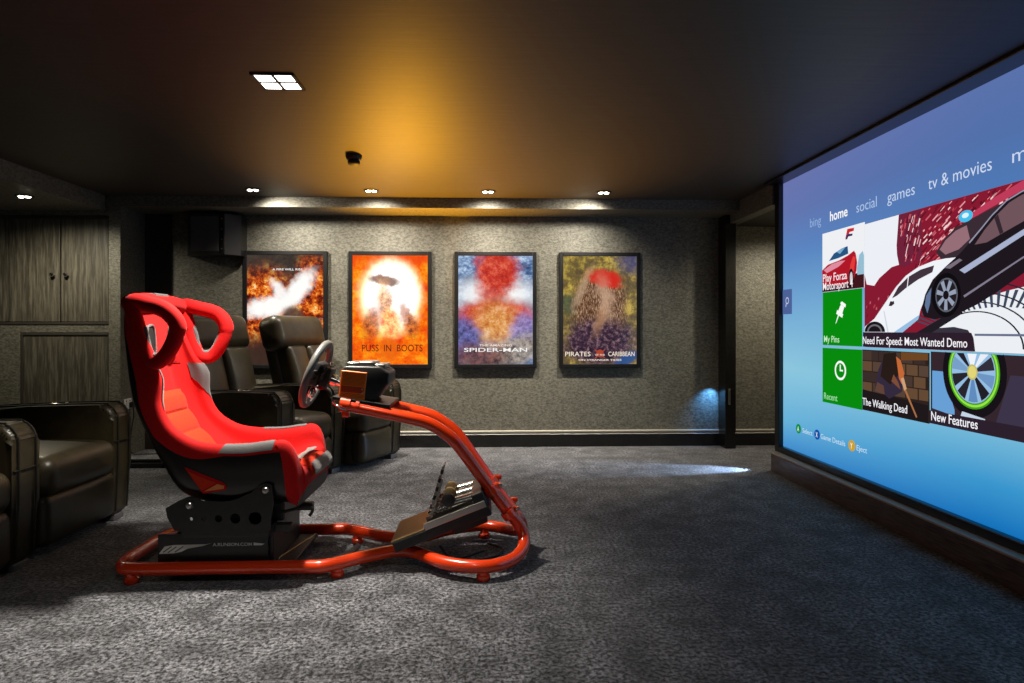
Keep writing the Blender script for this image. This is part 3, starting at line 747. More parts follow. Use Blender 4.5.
# button hints
for (s, c, l, w_, s0, s1) in ((.245,(20,140,70),'A','Select',.305,.445), (.507,(20,80,170),'X','Game Details',.556,.853), (.925,(206,160,40),'Y','Eject',.978,1.085)):
    bm = nb(); prism(bm, circle(0,0,.034), .004, fr(s,.170,.0005)); k = obj('button_hint', bm, ink(*c), scr)
    text('caption', l, fr(s-.012,.153,.005), .024, .034, ink(236,244,236), k, bold=.01)
    text('caption', w_, fr(s0,.152,.003), s1-s0, .034, ink(196,222,240), k)

# ------------------------------------------------------------------ leather recliners
def recliner(label, loc, az, arms=(1,-1), cup=(1,), w=.80, bx=0, wide=0):
    """front of the seat at local x = 0, facing +x; local y across"""
    t = thing('leather_recliner', label, 'recliner', loc, math.radians(az), 'dark leather recliners')
    aw = .175; y0, y1 = -w/2, w/2
    bm = nb(); box(bm, (-.93+bx*.6,y0+.03,.035), (-.05,y1-.03,.28), .02); obj('base', bm, M['leather'], t, True)
    for s in arms:
        a, b = (y0, y0+aw) if s < 0 else (y1-aw, y1)
        bm = nb()
        prof = [(-.02,.03),(-.005,.30),(-.005,.57)] + [(-.085+.08*math.cos(q), .58+.08*math.sin(q)) for q in [i*PI/12 for i in range(1,7)]] + [(-.45,.655),(-.90,.635),(-.96,.60),(-.96,.03)]
        prism(bm, prof, b-a, ((0,b,0),(1,0,0),(0,0,1)), bevel=.034)
        o = obj('arm', bm, M['leather'], t, True)
        bm = nb()
        for yy in (a+.032, b-.032):
            tube(bm, catmull([(-.012,yy,.06),(.002,yy,.30),(.003,yy,.57)]+[(-.085+.086*math.cos(q), yy, .58+.086*math.sin(q)) for q in [i*PI/12 for i in range(1,7)]]+[(-.45,yy,.659),(-.83,yy,.640)], 2), .0045, 6)
        tube(bm, [(.0,a+.004,.455),(.002,a+.03,.455),(.002,b-.03,.455),(.0,b-.004,.455)], .0035, 6)
        obj('seam', bm, M['leather_seam'], o, True)
        if s in cup:
            bm = nb(); lathe(bm, [(.046,0),(.05,.004),(.05,.012),(.044,.014),(.040,.008),(.038,-.02),(.002,-.022)], 28, (-.36,(a+b)/2,.652)); obj('cup_holder', bm, M['chrome'], o, True)
        for x in (-.06,-.88):
            bm = nb(); box(bm, (x-.035,(a+b)/2-.05,0), (x+.035,(a+b)/2+.05,.034), .006); obj('foot', bm, pbr('recliner_foot', (.10,.10,.11), .4) if 'recliner_foot' not in bpy.data.materials else bpy.data.materials['recliner_foot'], t)
    ya = y0+aw+.004 if -1 in arms else y0+.01; yb = y1-aw-.004 if 1 in arms else y1-.01
    bm = nb(); cushion(bm, (-.70,ya,.285), (.035,yb,.475), .07, .022); obj('seat_cushion', bm, M['leather'], t, True)
    bm = nb(); cushion(bm, (-.10,ya,.05), (.018,yb,.30), .045, .02, axis=0); obj('footrest', bm, M['leather'], t, True)
    R = Matrix.Rotation(math.radians(-15), 3, 'Y'); pv = (-.68+bx,0,.40)
    yb0, yb1 = (y0+.06 if -1 in arms else y0+.02), y1-.06
    bm = nb(); box(bm, (bx-.79,yb0+.01,.32), (bx-.68,yb1-.01,1.15), .03, 3, None, R, pv); obj('back_shell', bm, M['leather'], t, True)
    bm = nb(); ym = (yb0+yb1)/2; cushion(bm, (bx-.72,yb0+.03,.42), (bx-.565,ym-.002,.96), .05, .022, axis=0, rot=R, pivot=pv); cushion(bm, (bx-.72,ym+.002,.42), (bx-.565,yb1-.03,.96), .05, .022, axis=0, rot=R, pivot=pv)
    obj('backrest', bm, M['leather'], t, True)
    bm = nb(); cushion(bm, (bx-.76,yb0-wide,.925), (bx-.55,yb1,1.21), .075, .012, axis=0, rot=R, pivot=pv); obj('headrest', bm, M['leather'], t, True)
    return t
recliner('dark leather recliner at the left, arm chair nearest the dark cupboards', (-2.085,3.36,0), 0, (1,-1), (1,), .94, -.08)
recliner('dark leather recliner cut off by the left edge of the photo', (-2.085,2.485,0), 0, (-1,), (), .80, -.08)
recliner('dark leather recliner directly behind the red racing seat, cup holder in its arm', (-1.237,4.615,0), -22, (1,-1), (-1,), .76, -.12)
recliner('dark leather recliner beneath the fire poster, nearest the back wall', (-.855,5.21,0), -22, (1,), (), .64, 0, .07)
# ------------------------------------------------------------------ racing simulator
YC = 3.05
rig = thing('racing_simulator', 'red racing simulator rig with bucket seat, steering wheel and pedals on the carpet', 'racing simulator', (-.75,YC,0))
OX = -.75
def rp(x, y, z): return (x-OX, y-YC, z)           # room position -> rig position
def rps(pts): return [rp(*p) for p in pts]
def mir(pts): return [(p[0], 2*YC-p[1], p[2]) for p in pts]
# tubular frame: two rails, each running from the rear cross tube along the floor, round the nose and up to the wheel
base_near = [(-1.60,YC,.06),(-1.60,2.90,.06),(-1.57,2.815,.06),(-1.50,2.79,.06),(-1.2,2.79,.06),(-.80,2.79,.06),(-.70,2.80,.06),(-.55,2.90,.062),(-.42,2.96,.065),(-.32,2.93,.064),(-.20,2.82,.06),(-.07,2.765,.06),(.03,2.775,.06),(.12,2.85,.065),(.165,2.94,.095),(.152,2.985,.16),(.085,2.985,.245),(-.008,2.965,.372),(-.105,2.945,.508),(-.152,2.935,.570),(-.20,2.93,.612),(-.275,2.925,.657),(-.38,2.92,.686),(-.64,2.92,.742)]
for k, pts in enumerate((base_near, mir(base_near))):
    bm = nb(); tube(bm, catmull(rps(pts), 6), .0285, 16); obj('frame_tube', bm, M['red_paint'], rig, True)
bm = nb(); tube(bm, rps([(-1.35,2.79,.06),(-1.35,2*YC-2.79,.06)]), .02, 12)
obj('cross_tube', bm, M['red_paint'], rig, True)
for (x, y) in ((-1.52,2.79),(-.66,2.83),(-.02,2.766),(-1.52,3.31),(-.66,3.27),(-.02,3.334)):
    bm = nb(); lathe(bm, [(.026,0),(.03,.004),(.03,.022),(.022,.028),(.022,.045)], 20, rp(x,y,0)); obj('frame_foot', bm, M['red_paint'], rig, True)
# collars that hold the two uprights together
for (x, z) in ((.018,.338),(.098,.228)):
    d = Vector((.57,0,-.82)).normalized(); c = Vector(rp(x, YC, z))
    bm = nb()
    for s in (-1, 1):
        p = c + Vector((0, s*.078, 0)); tube(bm, [p-d*.018, p+d*.018], .036, 18)
        box(bm, p+Vector((.012,-.010,.012)), p+Vector((.048,.010,.034)), .005)
    tube(bm, [c+Vector((0,-.075,0)), c+Vector((0,.075,0))], .018, 12)
    o = obj('clamp_collar', bm, M['red_paint'], rig, True)
    bm = nb(); lathe(bm, [(.009,0),(.009,.006),(.006,.008),(.002,.008)], 14, c+Vector((.04,-.09,.026)), (0,-1,0)); obj('bolt', bm, M['steel'], o, True)
for y in (2.92, 2*YC-2.92):
    bm = nb(); a = Vector(rp(-.655,y,.744)); d = Vector((.987,0,-.16))
    tube(bm, [a-d*.01, a+d*.035], .036, 18); box(bm, a+Vector((-.004,-.012,-.058)), a+Vector((.03,.012,-.03)), .004); tube(bm, [a+d*.06, a+d*.075], .033, 16)
    obj('clamp_collar', bm, M['red_paint'], rig, True)

# ---- seat
SYC = 3.02
ST = [  # inner centre x,z | edge x,z | edge half width | outer x,z
 (-1.520,1.205, -1.515,1.215, .215, -1.555,1.205),
 (-1.532,1.09, -1.505,1.09, .212, -1.568,1.09),
 (-1.530,.985, -1.450,.965, .215, -1.565,.975),
 (-1.515,.875, -1.395,.875, .225, -1.552,.865),
 (-1.485,.77, -1.390,.765, .232, -1.522,.755),
 (-1.435,.66, -1.345,.672, .235, -1.472,.635),
 (-1.360,.56, -1.255,.612, .238, -1.405,.50),
 (-1.255,.475, -1.150,.592, .240, -1.318,.37),
 (-1.120,.428, -1.030,.592, .240, -1.150,.318),
 (-.985,.432, -.935,.604, .240, -1.005,.320),
 (-.885,.468, -.868,.606, .238, -.92,.325),
 (-.825,.476, -.832,.560, .234, -.875,.322),
 (-.790,.452, -.812,.465, .230, -.845,.318),
 (-.790,.40, -.808,.36, .226, -.82,.315)]
def cr1(vals, t):
    n = len(vals)-1; i = min(int(t), n-1); f = t-i
    p0 = vals[i-1] if i > 0 else 2*vals[0]-vals[1]; p1, p2 = vals[i], vals[i+1]; p3 = vals[i+2] if i+2 <= n else 2*vals[n]-vals[n-1]
    return .5*((2*p1)+(p2-p0)*f+(2*p0-5*p1+4*p2-p3)*f*f+(3*p1-p0-3*p2+p3)*f**3)
COLS = list(zip(*ST))
def S(t, u):
    """seat surface: t runs from the head to the front lip, u from the centre line (0) over the bolster rim (5) round the shell (10)"""
    sg = -1 if u < 0 else 1; u = abs(u)
    cx, cz, ex, ez, we, bx, bz = [cr1(c, t) for c in COLS]
    L = lambda a, b, k: a+(b-a)*k
    ox, oz = ex+(bx-ex)*.12, ez+(bz-ez)*.12
    ring = [(0,cx,cz), (.075,cx,cz), (.135,L(cx,ex,.02),L(cz,ez,.02)), (we*.5+.075,L(cx,ex,.34),L(cz,ez,.34)), (we-.028,L(cx,ex,.82),L(cz,ez,.82)),
            (we,ex,ez), (we+.022,ox,oz), (we+.024,L(ex,bx,.45),L(ez,bz,.45)), (we+.010,L(ex,bx,.82),L(ez,bz,.82)), (we*.72,L(ex,bx,1.0),L(ez,bz,1.0)), (0,bx,bz)]
    y = cr1([p[0] for p in ring], u); x = cr1([p[1] for p in ring], u); z = cr1([p[2] for p in ring], u)
    return Vector(rp(x, SYC+sg*max(0,y), z))
def Nrm(t, u):
    e = .02; a = S(min(13,t+e),u)-S(max(0,t-e),u); u0, u1 = max(-10,u-e), min(10,u+e); b = S(t,u1)-S(t,u0)
    n = a.cross(b); return n.normalized() if n.length > 1e-9 else Vector((1,0,0))
sgn_n = 1 if Nrm(6,.5).x > 0 else -1
def patch(name, t0, t1, u0, u1, mat, parent, off=None, nt=40, nu=24, keep=None, um=None):
    vs, fs = [], []
    for i in range(nt+1):
        t = t0+(t1-t0)*i/nt
        for j in range(nu+1):
            u = um(t,j/nu) if um else u0+(u1-u0)*j/nu; p = S(t,u)
            if off: p = p + Nrm(t,u)*sgn_n*off(t,u,i/nt,j/nu)
            vs.append(p)
    for i in range(nt):
        for j in range(nu):
            if keep is None or keep(t0+(t1-t0)*(i+.5)/nt, u0+(u1-u0)*(j+.5)/nu):
                a = i*(nu+1)+j; fs.append((a,a+1,a+nu+2,a+nu+1))
    o = raw(name, vs, fs, mat, parent, True); return o
def ulim(t): return 7.4 if t < 5.2 else max(6.15, 7.4-(t-5.2)*.55)
seat = patch('seat_shell', 0, 13, -10, 10, M['shell_black'], rig, nt=104, nu=80, um=lambda t,v: (lambda u: u if u <= 10 else u-20)(ulim(t)+(20-2*ulim(t))*v))
# closed ends of the shell
me = seat.data; bm = nb(); bm.from_mesh(me); bmesh.ops.remove_doubles(bm, verts=bm.verts, dist=1e-5); bm.to_mesh(me); bm.free()
pad = patch('seat_padding', 0, 13, -7.5, 7.5, M['red_cloth'], seat, lambda t,u,a,b: .0012*max(0,min(1,(abs(u)-5)*2)), nt=130, nu=150, um=lambda t,v: (2*v-1)*(ulim(t)+.05))
# front and top lips between padding and shell
def lip(name, t, mat):
    vs = [S(t, -6+12*k/48) for k in range(49)]; out = [S(t, 6+4*k/24) for k in range(25)] + [S(t, -10+4*k/24) for k in range(1,25)]
    a, b = vs, list(reversed(out)); n = len(a)
    # strip from the padding edge to the shell edge, joined at matching widths
    V = [p for p in a] + [p for p in b[:n]]
    F = [(i, i+1, n+n-2-i, n+n-1-i) for i in range(n-1)]
    V = a + list(reversed(b[:n])) ; F = [(i,i+1,n+i+1,n+i) for i in range(n-1)]
    return raw(name, V, F, mat, seat, True)
def endcap(name, t, mat):
    ring = [S(t, -10+20*k/120) for k in range(120)]
    bm = nb(); f = bm.faces.new([bm.verts.new(p) for p in ring]); bmesh.ops.triangulate(bm, faces=[f]); return obj(name, bm, mat, seat)
endcap('front_lip', 13, M['rubber']); endcap('top_lip', 0, M['red_cloth'])
def tuft(n, amp, depth):
    def f(t, u, a, b):
        e = min(1, min(b, 1-b)*9)*min(1, min(a, 1-a)*9*n/3); w = abs(math.sin(PI*n*a))**.45
        return .003 + amp*math.sqrt(max(0,e))*(depth+(1-depth)*w)
    return f
patch('back_cushion', 3.75, 7.35, -2.05, 2.05, M['orange_cloth'], seat, tuft(4,.024,.25), 80, 28)
patch('seat_cushion', 8.3, 12.6, -2.1, 2.1, M['orange_cloth'], seat, tuft(1,.022,.9), 60, 24)
patch('headrest_pad', .45, 2.6, -2.6, 2.6, M['red_cloth'], seat, tuft(1,.016,.9), 30, 24)
flat = lambda h: (lambda t,u,a,b: h)
patch('cushion_stripe', 10.1, 10.75, -2.3, 2.3, pbr('light_grey_fabric', (.16,.155,.15), .6), seat, flat(.0272), 10, 24)
patch('cushion_stripe', 11.5, 12.35, -2.3, 2.3, M['grey_cloth'], seat, flat(.027), 10, 24)
for s in (-1, 1):
    f = (lambda a, b: (min(a,b), max(a,b)))
    u0, u1 = f(s*3.0, s*5.1)
    def keepp(t, u):
        k = (abs(u)-3.0)/2.1      # a shield: wide at the top, pointed below
        return (t-2.55) < 1.75*(.35+.65*k) and k > .08
    patch('shoulder_patch', 2.55, 4.3, u0, u1, M['grey_cloth'], seat, flat(.004), 40, 30, keepp)
    u0, u1 = f(s*4.55, s*6.05)
    patch('rim_patch', 7.25, 9.35, u0, u1, M['grey_cloth'], seat, flat(.0035), 30, 16)
    # red cloth wrapped round the front of the side bolster
    u0, u1 = f(s*5.7, s*8.6)
    patch('bolster_wrap', 9.4, 13, u0, u1, M['red_cloth'], seat, flat(.0035), 50, 30, um=lambda t,v: s*(5.6+v*(.1+2.9*max(.02,min(1,(t-9.5)/2.2)))))
    # padded head wing: a ring with an open middle
    yy = SYC + s*.232
    ring = [(-1.516,1.197),(-1.44,1.187),(-1.362,1.162),(-1.316,1.10),(-1.334,1.02),(-1.385,.950),(-1.437,.952),(-1.476,1.03),(-1.498,1.11)]
    pts = catmull([rp(x, yy+s*(.02 if x > -1.4 else 0), z) for x, z in ring], 8, True)
    rad = [.035 if p[2] > 1.08 else .031 for p in pts]
    bm = nb(); tube(bm, pts, rad, 16, True, flat=.8); w = obj('head_wing', bm, M['red_cloth'], seat, True)
    c = Vector((sum(p.x for p in pts)/len(pts), 0, sum(p.z for p in pts)/len(pts)))
    inner = []
    for p in pts:
        d = Vector((c.x-p.x, 0, c.z-p.z)); inner.append(p + d.normalized()*.027)
    bm = nb(); tube(bm, inner, .011, 10, True); obj('wing_trim', bm, M['grey_cloth'], w, True)
# top roll joining the wings
bm = nb(); tube(bm, catmull([rp(-1.525,SYC-.235,1.195), rp(-1.528,SYC-.12,1.207), rp(-1.533,SYC,1.21), rp(-1.528,SYC+.12,1.207), rp(-1.525,SYC+.235,1.195)], 8), .037, 16); obj('top_roll', bm, M['red_cloth'], seat, True)
bm = nb(); box(bm, rp(-1.555,SYC-.06,1.234), rp(-1.505,SYC+.06,1.248), .006); obj('top_badge', bm, M['grey_cloth'], seat)
# belt slots
for s in (-1, 1):
    c = [(-.028,-.062),(.024,-.062),(.034,-.03),(.030,.058),(-.012,.066),(-.030,.04)]
    ctr = S(1.55, s*1.35) + Vector((.024,0,0)); fr_ = (tuple(ctr), (0,-1,0), (-.06,0,1))
    bm = nb(); prism(bm, c, .004, ((ctr.x-.002,ctr.y,ctr.z),(0,1,0),(-.06,0,1))); o = obj('belt_slot', bm, M['rubber'], seat)
    bm = nb(); tube(bm, catmull([ctr+Vector((-.06*v+.002, u, v)) for u, v in c], 4, True), .006, 8, True); obj('slot_trim', bm, M['grey_cloth'], o, True)
# coloured opening in the shell flank
tri = [(-1.282,.500),(-1.205,.388),(-1.112,.402),(-1.106,.418),(-1.125,.436)]
for s in (-1, 1):
    yy = SYC+s*.262; yo = yy-.004 if s < 0 else yy-.004
    bm = nb(); prism(bm, [(p[0]-OX, p[1]) for p in tri], .008, ((0,yo-YC+(.008 if s<0 else .008),0),(1,0,0),(0,0,1))); o = obj('flank_window', bm, M['red_cloth'], seat)
    bm = nb(); prism(bm, [(-1.268-OX,.482),(-1.208-OX,.400),(-1.150-OX,.432)], .012, ((0,yo-YC+.010,0),(1,0,0),(0,0,1))); obj('flank_panel', bm, M['orange_cloth'], o)
    bm = nb(); prism(bm, [(-1.200-OX,.397),(-1.118-OX,.408),(-1.116-OX,.420),(-1.145-OX,.428)], .012, ((0,yo-YC+.010,0),(1,0,0),(0,0,1))); obj('flank_panel', bm, pbr('pale_orange_fabric', (.7,.22,.06), .7) if 'pale_orange_fabric' not in bpy.data.materials else bpy.data.materials['pale_orange_fabric'], o)
# side brackets
for s in (-1, 1):
    y = SYC + s*.272
    out = [(-1.355,.33),(-1.348,.29),(-1.318,.236),(-.922,.232),(-.908,.36),(-.914,.425),(-.938,.432),(-.968,.422),(-1.00,.392),(-1.06,.366),(-1.10,.356),(-1.205,.358),(-1.225,.372),(-1.262,.378),(-1.30,.362)]
    holes = [circle(-1.196,.283,.010), circle(-1.136,.284,.015), circle(-1.066,.284,.021), circle(-.984,.284,.027), circle(-1.25,.283,.008)]
    b = plate('seat_bracket', [[(p[0]-OX,p[1]) for p in lp] for lp in [out]+holes], .008, ((0,y-YC,0),(1,0,0),(0,0,1)), M['metal_black'], rig)
    for (x, z) in ((-1.254,.342),(-.938,.403)):
        bm = nb(); lathe(bm, [(.015,0),(.015,.008),(.011,.014),(.004,.015)], 18, rp(x,y+s*.004,z), (0,s,0)); obj('bolt', bm, M['steel'], b, True)
# seat slider, platform and its side plates
bm = nb()
for y in (SYC-.19, SYC+.15): box(bm, rp(-1.30,y,.196), rp(-.86,y+.04,.232), .004)
box(bm, rp(-1.30,SYC-.26,.20), rp(-.93,SYC+.26,.235), .004)
box(bm, rp(-1.24,SYC-.16,.235), rp(-.90,SYC+.16,.325), .012)
sl = obj('seat_slider', bm, M['metal_black'], rig)
bm = nb(); tube(bm, fillet(rps([(-.93,2.86,.27),(-.82,2.85,.30),(-.765,2.85,.295),(-.785,2.85,.262)]), .02), .007, 10); obj('slider_lever', bm, M['metal_black'], sl, True)
bm = nb(); box(bm, rp(-1.36,2.845,.05), rp(-.94,SYC+.22,.198), .004)
box(bm, rp(-1.42,2.86,.035), rp(-.86,3.27,.052), .002); plat = obj('seat_platform', bm, M['metal_black'], rig)
bm = nb(); box(bm, rp(-1.43,2.828,.07), rp(-.958,2.842,.193), .003); sp = obj('side_plate', bm, M['plastic_black'], plat)
SIL = pbr('silver_lettering', (.8,.8,.76), .45)
FY = 2.8275-YC
bm = nb()
for poly in ([(-1.425,.110),(-1.40,.142),(-1.36,.148),(-1.22,.150),(-1.20,.155),(-1.235,.143),(-1.30,.132),(-1.33,.118),(-1.36,.112)],
             ):
    prism(bm, [(p[0]-OX,p[1]) for p in poly], .0012, ((0,FY,0),(1,0,0),(0,0,1)))
obj('emblem', bm, SIL, sp); bm = nb()
prism(bm, [(-1.02-OX,.142),(-.985-OX,.142),(-.972-OX,.149),(-1.02-OX,.155)], .0012, ((0,FY,0),(1,0,0),(0,0,1)))
obj('emblem_tail', bm, SIL, sp)
bm = nb()
for q in ((-1.405,.118),(-1.385,.116),(-1.355,.118)):
    tube(bm, rps([(q[0],2.8258,q[1]),(q[0]+.035,2.8258,q[1]+.024)]), .0022, 6)
obj('emblem_strokes', bm, M['plastic_black'], sp)
text('lettering', 'A.RUNSON.COM', ((-1.195-OX,FY-.0005,.141),(1,0,0),(0,0,1)), .168, .014, SIL, sp, .0008, bold=.012)
for x in (-1.40,-1.27,-1.15,-1.03):
    bm = nb(); lathe(bm, [(.005,0),(.005,.002),(.002,.003)], 12, rp(x,2.828,.088), (0,-1,0)); obj('screw', bm, M['metal_black'], sp, True)
bm = nb(); tube(bm, rps([(-.955,2.86,.054),(-.865,3.26,.054)]), .003, 6); obj('plate_edge', bm, M['heel_metal'], plat, True)

# ---- steering wheel and wheel base
WC = Vector(rp(-.800,3.02,.875)); nrm = Vector((.94,0,-.342)); upv = Vector((.342,0,.94)); rt = Vector((0,1,0))
sw = None
bm = nb(); tube(bm, [WC + (rt*math.cos(a)+upv*math.sin(a))*.150 for a in [k*2*PI/48 for k in range(48)]], .0165, 14, True)
sw = obj('steering_wheel', bm, M['rim_leather'], rig, True)
bm = nb()
for a in (0, PI, -PI/2):
    e = (rt*math.cos(a)+upv*math.sin(a)); side = e.cross(nrm)
    for off in (-.018,.018): tube(bm, [WC+nrm*.012+e*.03+side*off, WC+e*.142+side*off], .008, 8)
    tube(bm, [WC+nrm*.012+e*.03, WC+nrm*.004+e*.142], .009, 8)
obj('spokes', bm, M['steel'], sw, True)
def wbox(bm, a, b, bev=.006):
    """box in the wheel's own axes: (right, up, forward)"""
    R = Matrix((rt, upv, nrm)).transposed()
    vs = box(bm, a, b, bev)
    for v in vs: v.co = WC + R @ v.co
bm = nb(); wbox(bm, (-.062,-.05,-.012),(.062,.062,.030), .014); wbox(bm, (-.052,-.045,.030),(.052,.05,.072), .012); obj('hub', bm, M['plastic_black'], sw, True)
bm = nb()
for s in (-1,1): wbox(bm, (s*.045-.03,.0,.042),(s*.045+.03,.055,.052), .004); wbox(bm, (s*.085-.02,-.005,.044),(s*.085+.02,.03,.050), .003)
obj('shift_paddle', bm, M['metal_black'], sw, True)
bm = nb(); lathe(bm, [(.020,0),(.026,.006),(.026,.018),(.018,.028),(.004,.031)], 22, WC-upv*.085+nrm*.004+rt*-.03, tuple(nrm)); obj('rotary_knob', bm, M['chrome'], sw, True)
bm = nb(); lathe(bm, [(.007,0),(.009,.006),(.007,.014),(.002,.016)], 14, WC+upv*.062+nrm*.05, tuple(upv)); obj('button', bm, M['steel'], sw, True)
bm = nb(); wbox(bm, (-.05,-.056,.03),(.05,-.045,.06), .004); obj('red_trim', bm, M['red_cloth'], sw, True)
bm = nb(); tube(bm, [WC+nrm*.07, WC+nrm*.10, WC+nrm*.102, WC+nrm*.16], [.026,.026,.019,.019], 20); obj('quick_release', bm, M['chrome'], rig, True)
# wheel base: box leaning with the column
wb = None
R = Matrix.Rotation(math.radians(9), 3, 'Y')
def tilt(poly):
    c = Vector((-.60,.82)); a = math.radians(-6); return [((p[0]-c.x)*math.cos(a)-(p[1]-c.y)*math.sin(a)+c.x-OX, (p[0]-c.x)*math.sin(a)+(p[1]-c.y)*math.cos(a)+c.y) for p in poly]
bm = nb(); prism(bm, tilt([(-.672,.765),(-.672,.895),(-.655,.912),(-.50,.925),(-.455,.90),(-.455,.85),(-.515,.765)]), .22, ((0,2.915+.22-YC,0),(1,0,0),(0,0,1)), bevel=.008)
wb = obj('wheel_base', bm, M['plastic_black'], rig, True)
bm = nb(); prism(bm, tilt([(-.668,.768),(-.668,.893),(-.552,.893),(-.552,.768)]), .012, ((0,2.920-YC,0),(1,0,0),(0,0,1)), bevel=.003); gr = obj('side_cover', bm, M['orange_case'], wb)
bm = nb()
for k in range(11):
    z = .830+k*.0056; prism(bm, tilt([(-.662,z),(-.662,z+.0013),(-.558,z+.0013),(-.558,z)]), .004, ((0,2.9105-YC,0),(1,0,0),(0,0,1)))
for k in range(3):
    z = .778+k*.006; prism(bm, tilt([(-.662,z),(-.662,z+.0013),(-.558,z+.0013),(-.558,z)]), .004, ((0,2.9105-YC,0),(1,0,0),(0,0,1)))
obj('vent_slots', bm, pbr('dark_orange_slots', (.25,.05,.01), .5), gr)
bm = nb(); prism(bm, tilt([(-.660,.797),(-.660,.824),(-.560,.824),(-.560,.797)]), .003, ((0,2.9096-YC,0),(1,0,0),(0,0,1))); obj('maker_plate', bm, pbr('dark_red_plate', (.34,.04,.012), .4), gr)
for z in (.80,.818):
    bm = nb(); lathe(bm, [(.004,0),(.004,.003),(.001,.004)], 10, (tilt([(-.565,z)])[0][0], 2.909-YC, tilt([(-.565,z)])[0][1]), (0,-1,0)); obj('screw', bm, M['chrome'], gr, True)
bm = nb()
for (x, z, w_, h_) in ((-.655,.912,.06,.016),(-.60,.922,.07,.014),(-.53,.92,.05,.012)):
    p = tilt([(x,z)])[0]; box(bm, (p[0],2.95-YC,p[1]-.01), (p[0]+w_,3.10-YC,p[1]+h_), .006)
obj('top_cooling_cover', bm, M['steel'], wb, True)
bm = nb(); box(bm, rp(-.70,2.90,.752), rp(-.44,3.20,.768), .003, 2, None, Matrix.Rotation(math.radians(9),3,'Y'), rp(-.6,3.05,.76)); wm = obj('wheel_mount', bm, M['metal_black'], rig)
bm = nb(); tube(bm, catmull(rps([(-.68,2.93,.77),(-.695,2.90,.755),(-.66,2.88,.735),(-.63,2.90,.72),(-.62,2.93,.75)]), 6), .004, 8); tube(bm, catmull(rps([(-.66,2.94,.77),(-.70,2.93,.76),(-.665,2.90,.742),(-.60,2.95,.74)]), 6), .003, 8); obj('cable', bm, M['chrome'], rig, True)


# ---- pedals
PR = Matrix.Rotation(math.radians(-21), 3, 'Y'); PP = Vector(rp(-.42,3.03,.11))
def pbox(bm, lo, hi, bev=.003): box(bm, PP+Vector(lo), PP+Vector(hi), bev, 2, None, PR, PP)
def pp(x, y, z): return PP + PR @ Vector((x,y,z))
bm = nb(); pbox(bm, (0,-.165,-.025),(.46,.165,.02), .006); pbox(bm, (.27,-.14,-.055),(.43,.14,-.02), .006); ped = obj('pedal_base', bm, M['plastic_black'], rig)
bm = nb(); pbox(bm, (-.005,-.16,.0205),(.155,.16,.028), .003); obj('heel_plate', bm, M['heel_metal'], ped)
bm = nb()
for y in (-.16,-.055,.045,.15): pbox(bm, (.16,y-.008,.02),(.45,y+.008,.05), .002)
obj('pedal_rail', bm, M['steel'], ped)
bm = nb(); pbox(bm, (.40,-.16,.0),(.455,.16,.09), .006); pbox(bm, (.36,.02,-.02),(.46,.13,.06), .004); obj('rear_block', bm, M['plastic_black'], ped)
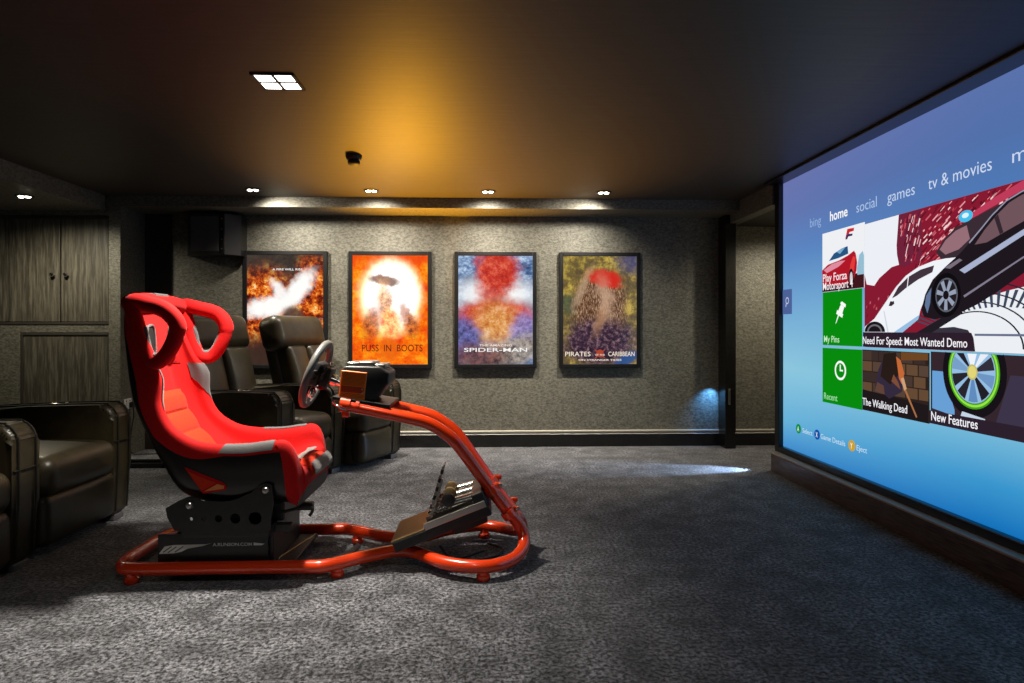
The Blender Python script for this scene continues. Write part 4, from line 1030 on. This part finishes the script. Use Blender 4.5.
for k, (y, h, tl_) in enumerate(((-.115,.285,-8),(0,.20,-6),(.115,.20,-6))):
    a = pp(.175, y, .03); R2 = Matrix.Rotation(math.radians(18+tl_*.2), 3, 'Y')
    def q(lo, hi, bev=.002, bm=None): box(bm, a+Vector(lo), a+Vector(hi), bev, 2, None, R2, a)
    bm = nb(); q((-.004,-.012,-.01),(.006,.012,h*.75), bm=bm); p = obj('pedal', bm, M['steel'], ped)
    bm = nb(); q((-.012,-.034,h*(.30 if k == 0 else .5)),(-.004,.034,h), .003, bm); f = obj('pedal_face', bm, M['steel'], p)
    bm = nb()
    for i in range(4 if k == 0 else 3):
        zz = h*(.42 if k == 0 else .56)+i*h*.14
        for yy in (-.018,.018): q((-.0165,yy-.011,zz),(-.0115,yy+.011,zz+h*.075), .001, bm); 
        q((-.0135,-.0345,zz),(-.0035,.0345,zz+h*.07), .001, bm)
    obj('grip_pads', bm, M['rubber'], f)
    bm = nb(); tube(bm, [pp(.19,y,.075), pp(.30,y,.085)], .010, 12); tube(bm, [pp(.30,y,.085), pp(.41,y,.075)], .017, 16); obj('damper', bm, M['chrome'], p, True)
    bm = nb(); N = 60; tube(bm, [pp(.20+.10*i/N, y+.018*math.cos(i*2*PI*6/N), .080+.018*math.sin(i*2*PI*6/N)) for i in range(N+1)], .0035, 6); obj('spring', bm, M['steel'], p, True)
    bm = nb(); lathe(bm, [(.026,-.01),(.030,-.008),(.030,.008),(.026,.01)], 22, pp(.30,y-.03,.105), (0,1,0)); obj('pivot_disc', bm, M['metal_black'] if k == 0 else M['heel_metal'], p, True)
bm = nb(); tube(bm, catmull(rps([(-.22,2.92,.10),(-.16,2.93,.03),(-.06,2.96,.014),(.04,3.02,.014),(.07,3.12,.014),(.0,3.2,.014)]), 8), .006, 8); tube(bm, catmull(rps([(-.30,2.90,.09),(-.25,2.91,.02),(-.15,2.98,.012),(-.02,3.1,.012)]), 8), .005, 8); obj('cable', bm, M['rubber'], rig, True)
bm = nb(); tube(bm, catmull(rps([(-.62,3.10,.045),(-.66,3.05,.02),(-.72,3.0,.012),(-.70,2.95,.012)]), 8), .014, 8); obj('cable', bm, M['piping'], rig, True)

# ------------------------------------------------------------------ added blue spots near the screen's far end, room fill, camera
w = bpy.data.worlds.new('world'); scene.world = w; w.use_nodes = True
w.node_tree.nodes['Background'].inputs[0].default_value = (.5,.55,.7,1); w.node_tree.nodes['Background'].inputs[1].default_value = .0
BL = lamp('SPOT', (2.22,4.86,.12), 80, (.45,.66,1), .012, (0,0,0), 38, .7)  # added spot with no fixture, draws the blue streak across the carpet
BL.rotation_euler = (Vector((1.72,4.90,.0))-Vector((2.22,4.86,.12))).to_track_quat('-Z','Y').to_euler()
BW = lamp('SPOT', (2.12,5.79,.56), 13, (.12,.42,1), .01, (0,0,0), 80, 1)  # added spot with no fixture, puts the blue glow on the wall by the jamb
BW.rotation_euler = (Vector((2.06,5.92,.40))-Vector((2.12,5.79,.56))).to_track_quat('-Z','Y').to_euler()

cam = bpy.data.cameras.new('camera'); co = bpy.data.objects.new('camera', cam); COL.objects.link(co); scene.camera = co
co.location = (0,0,1.08); co.rotation_euler = (PI/2, 0, -math.atan(24/640))
cam.sensor_width = 36; cam.lens = 640/1024*36; cam.shift_y = -11.5/1024; cam.clip_start = .05
vs_ = scene.view_settings
vs_.view_transform = 'Standard'; vs_.look = 'None'; vs_.gamma = 1; vs_.exposure = 0
try: vs_.use_curve_mapping = False
except Exception: pass
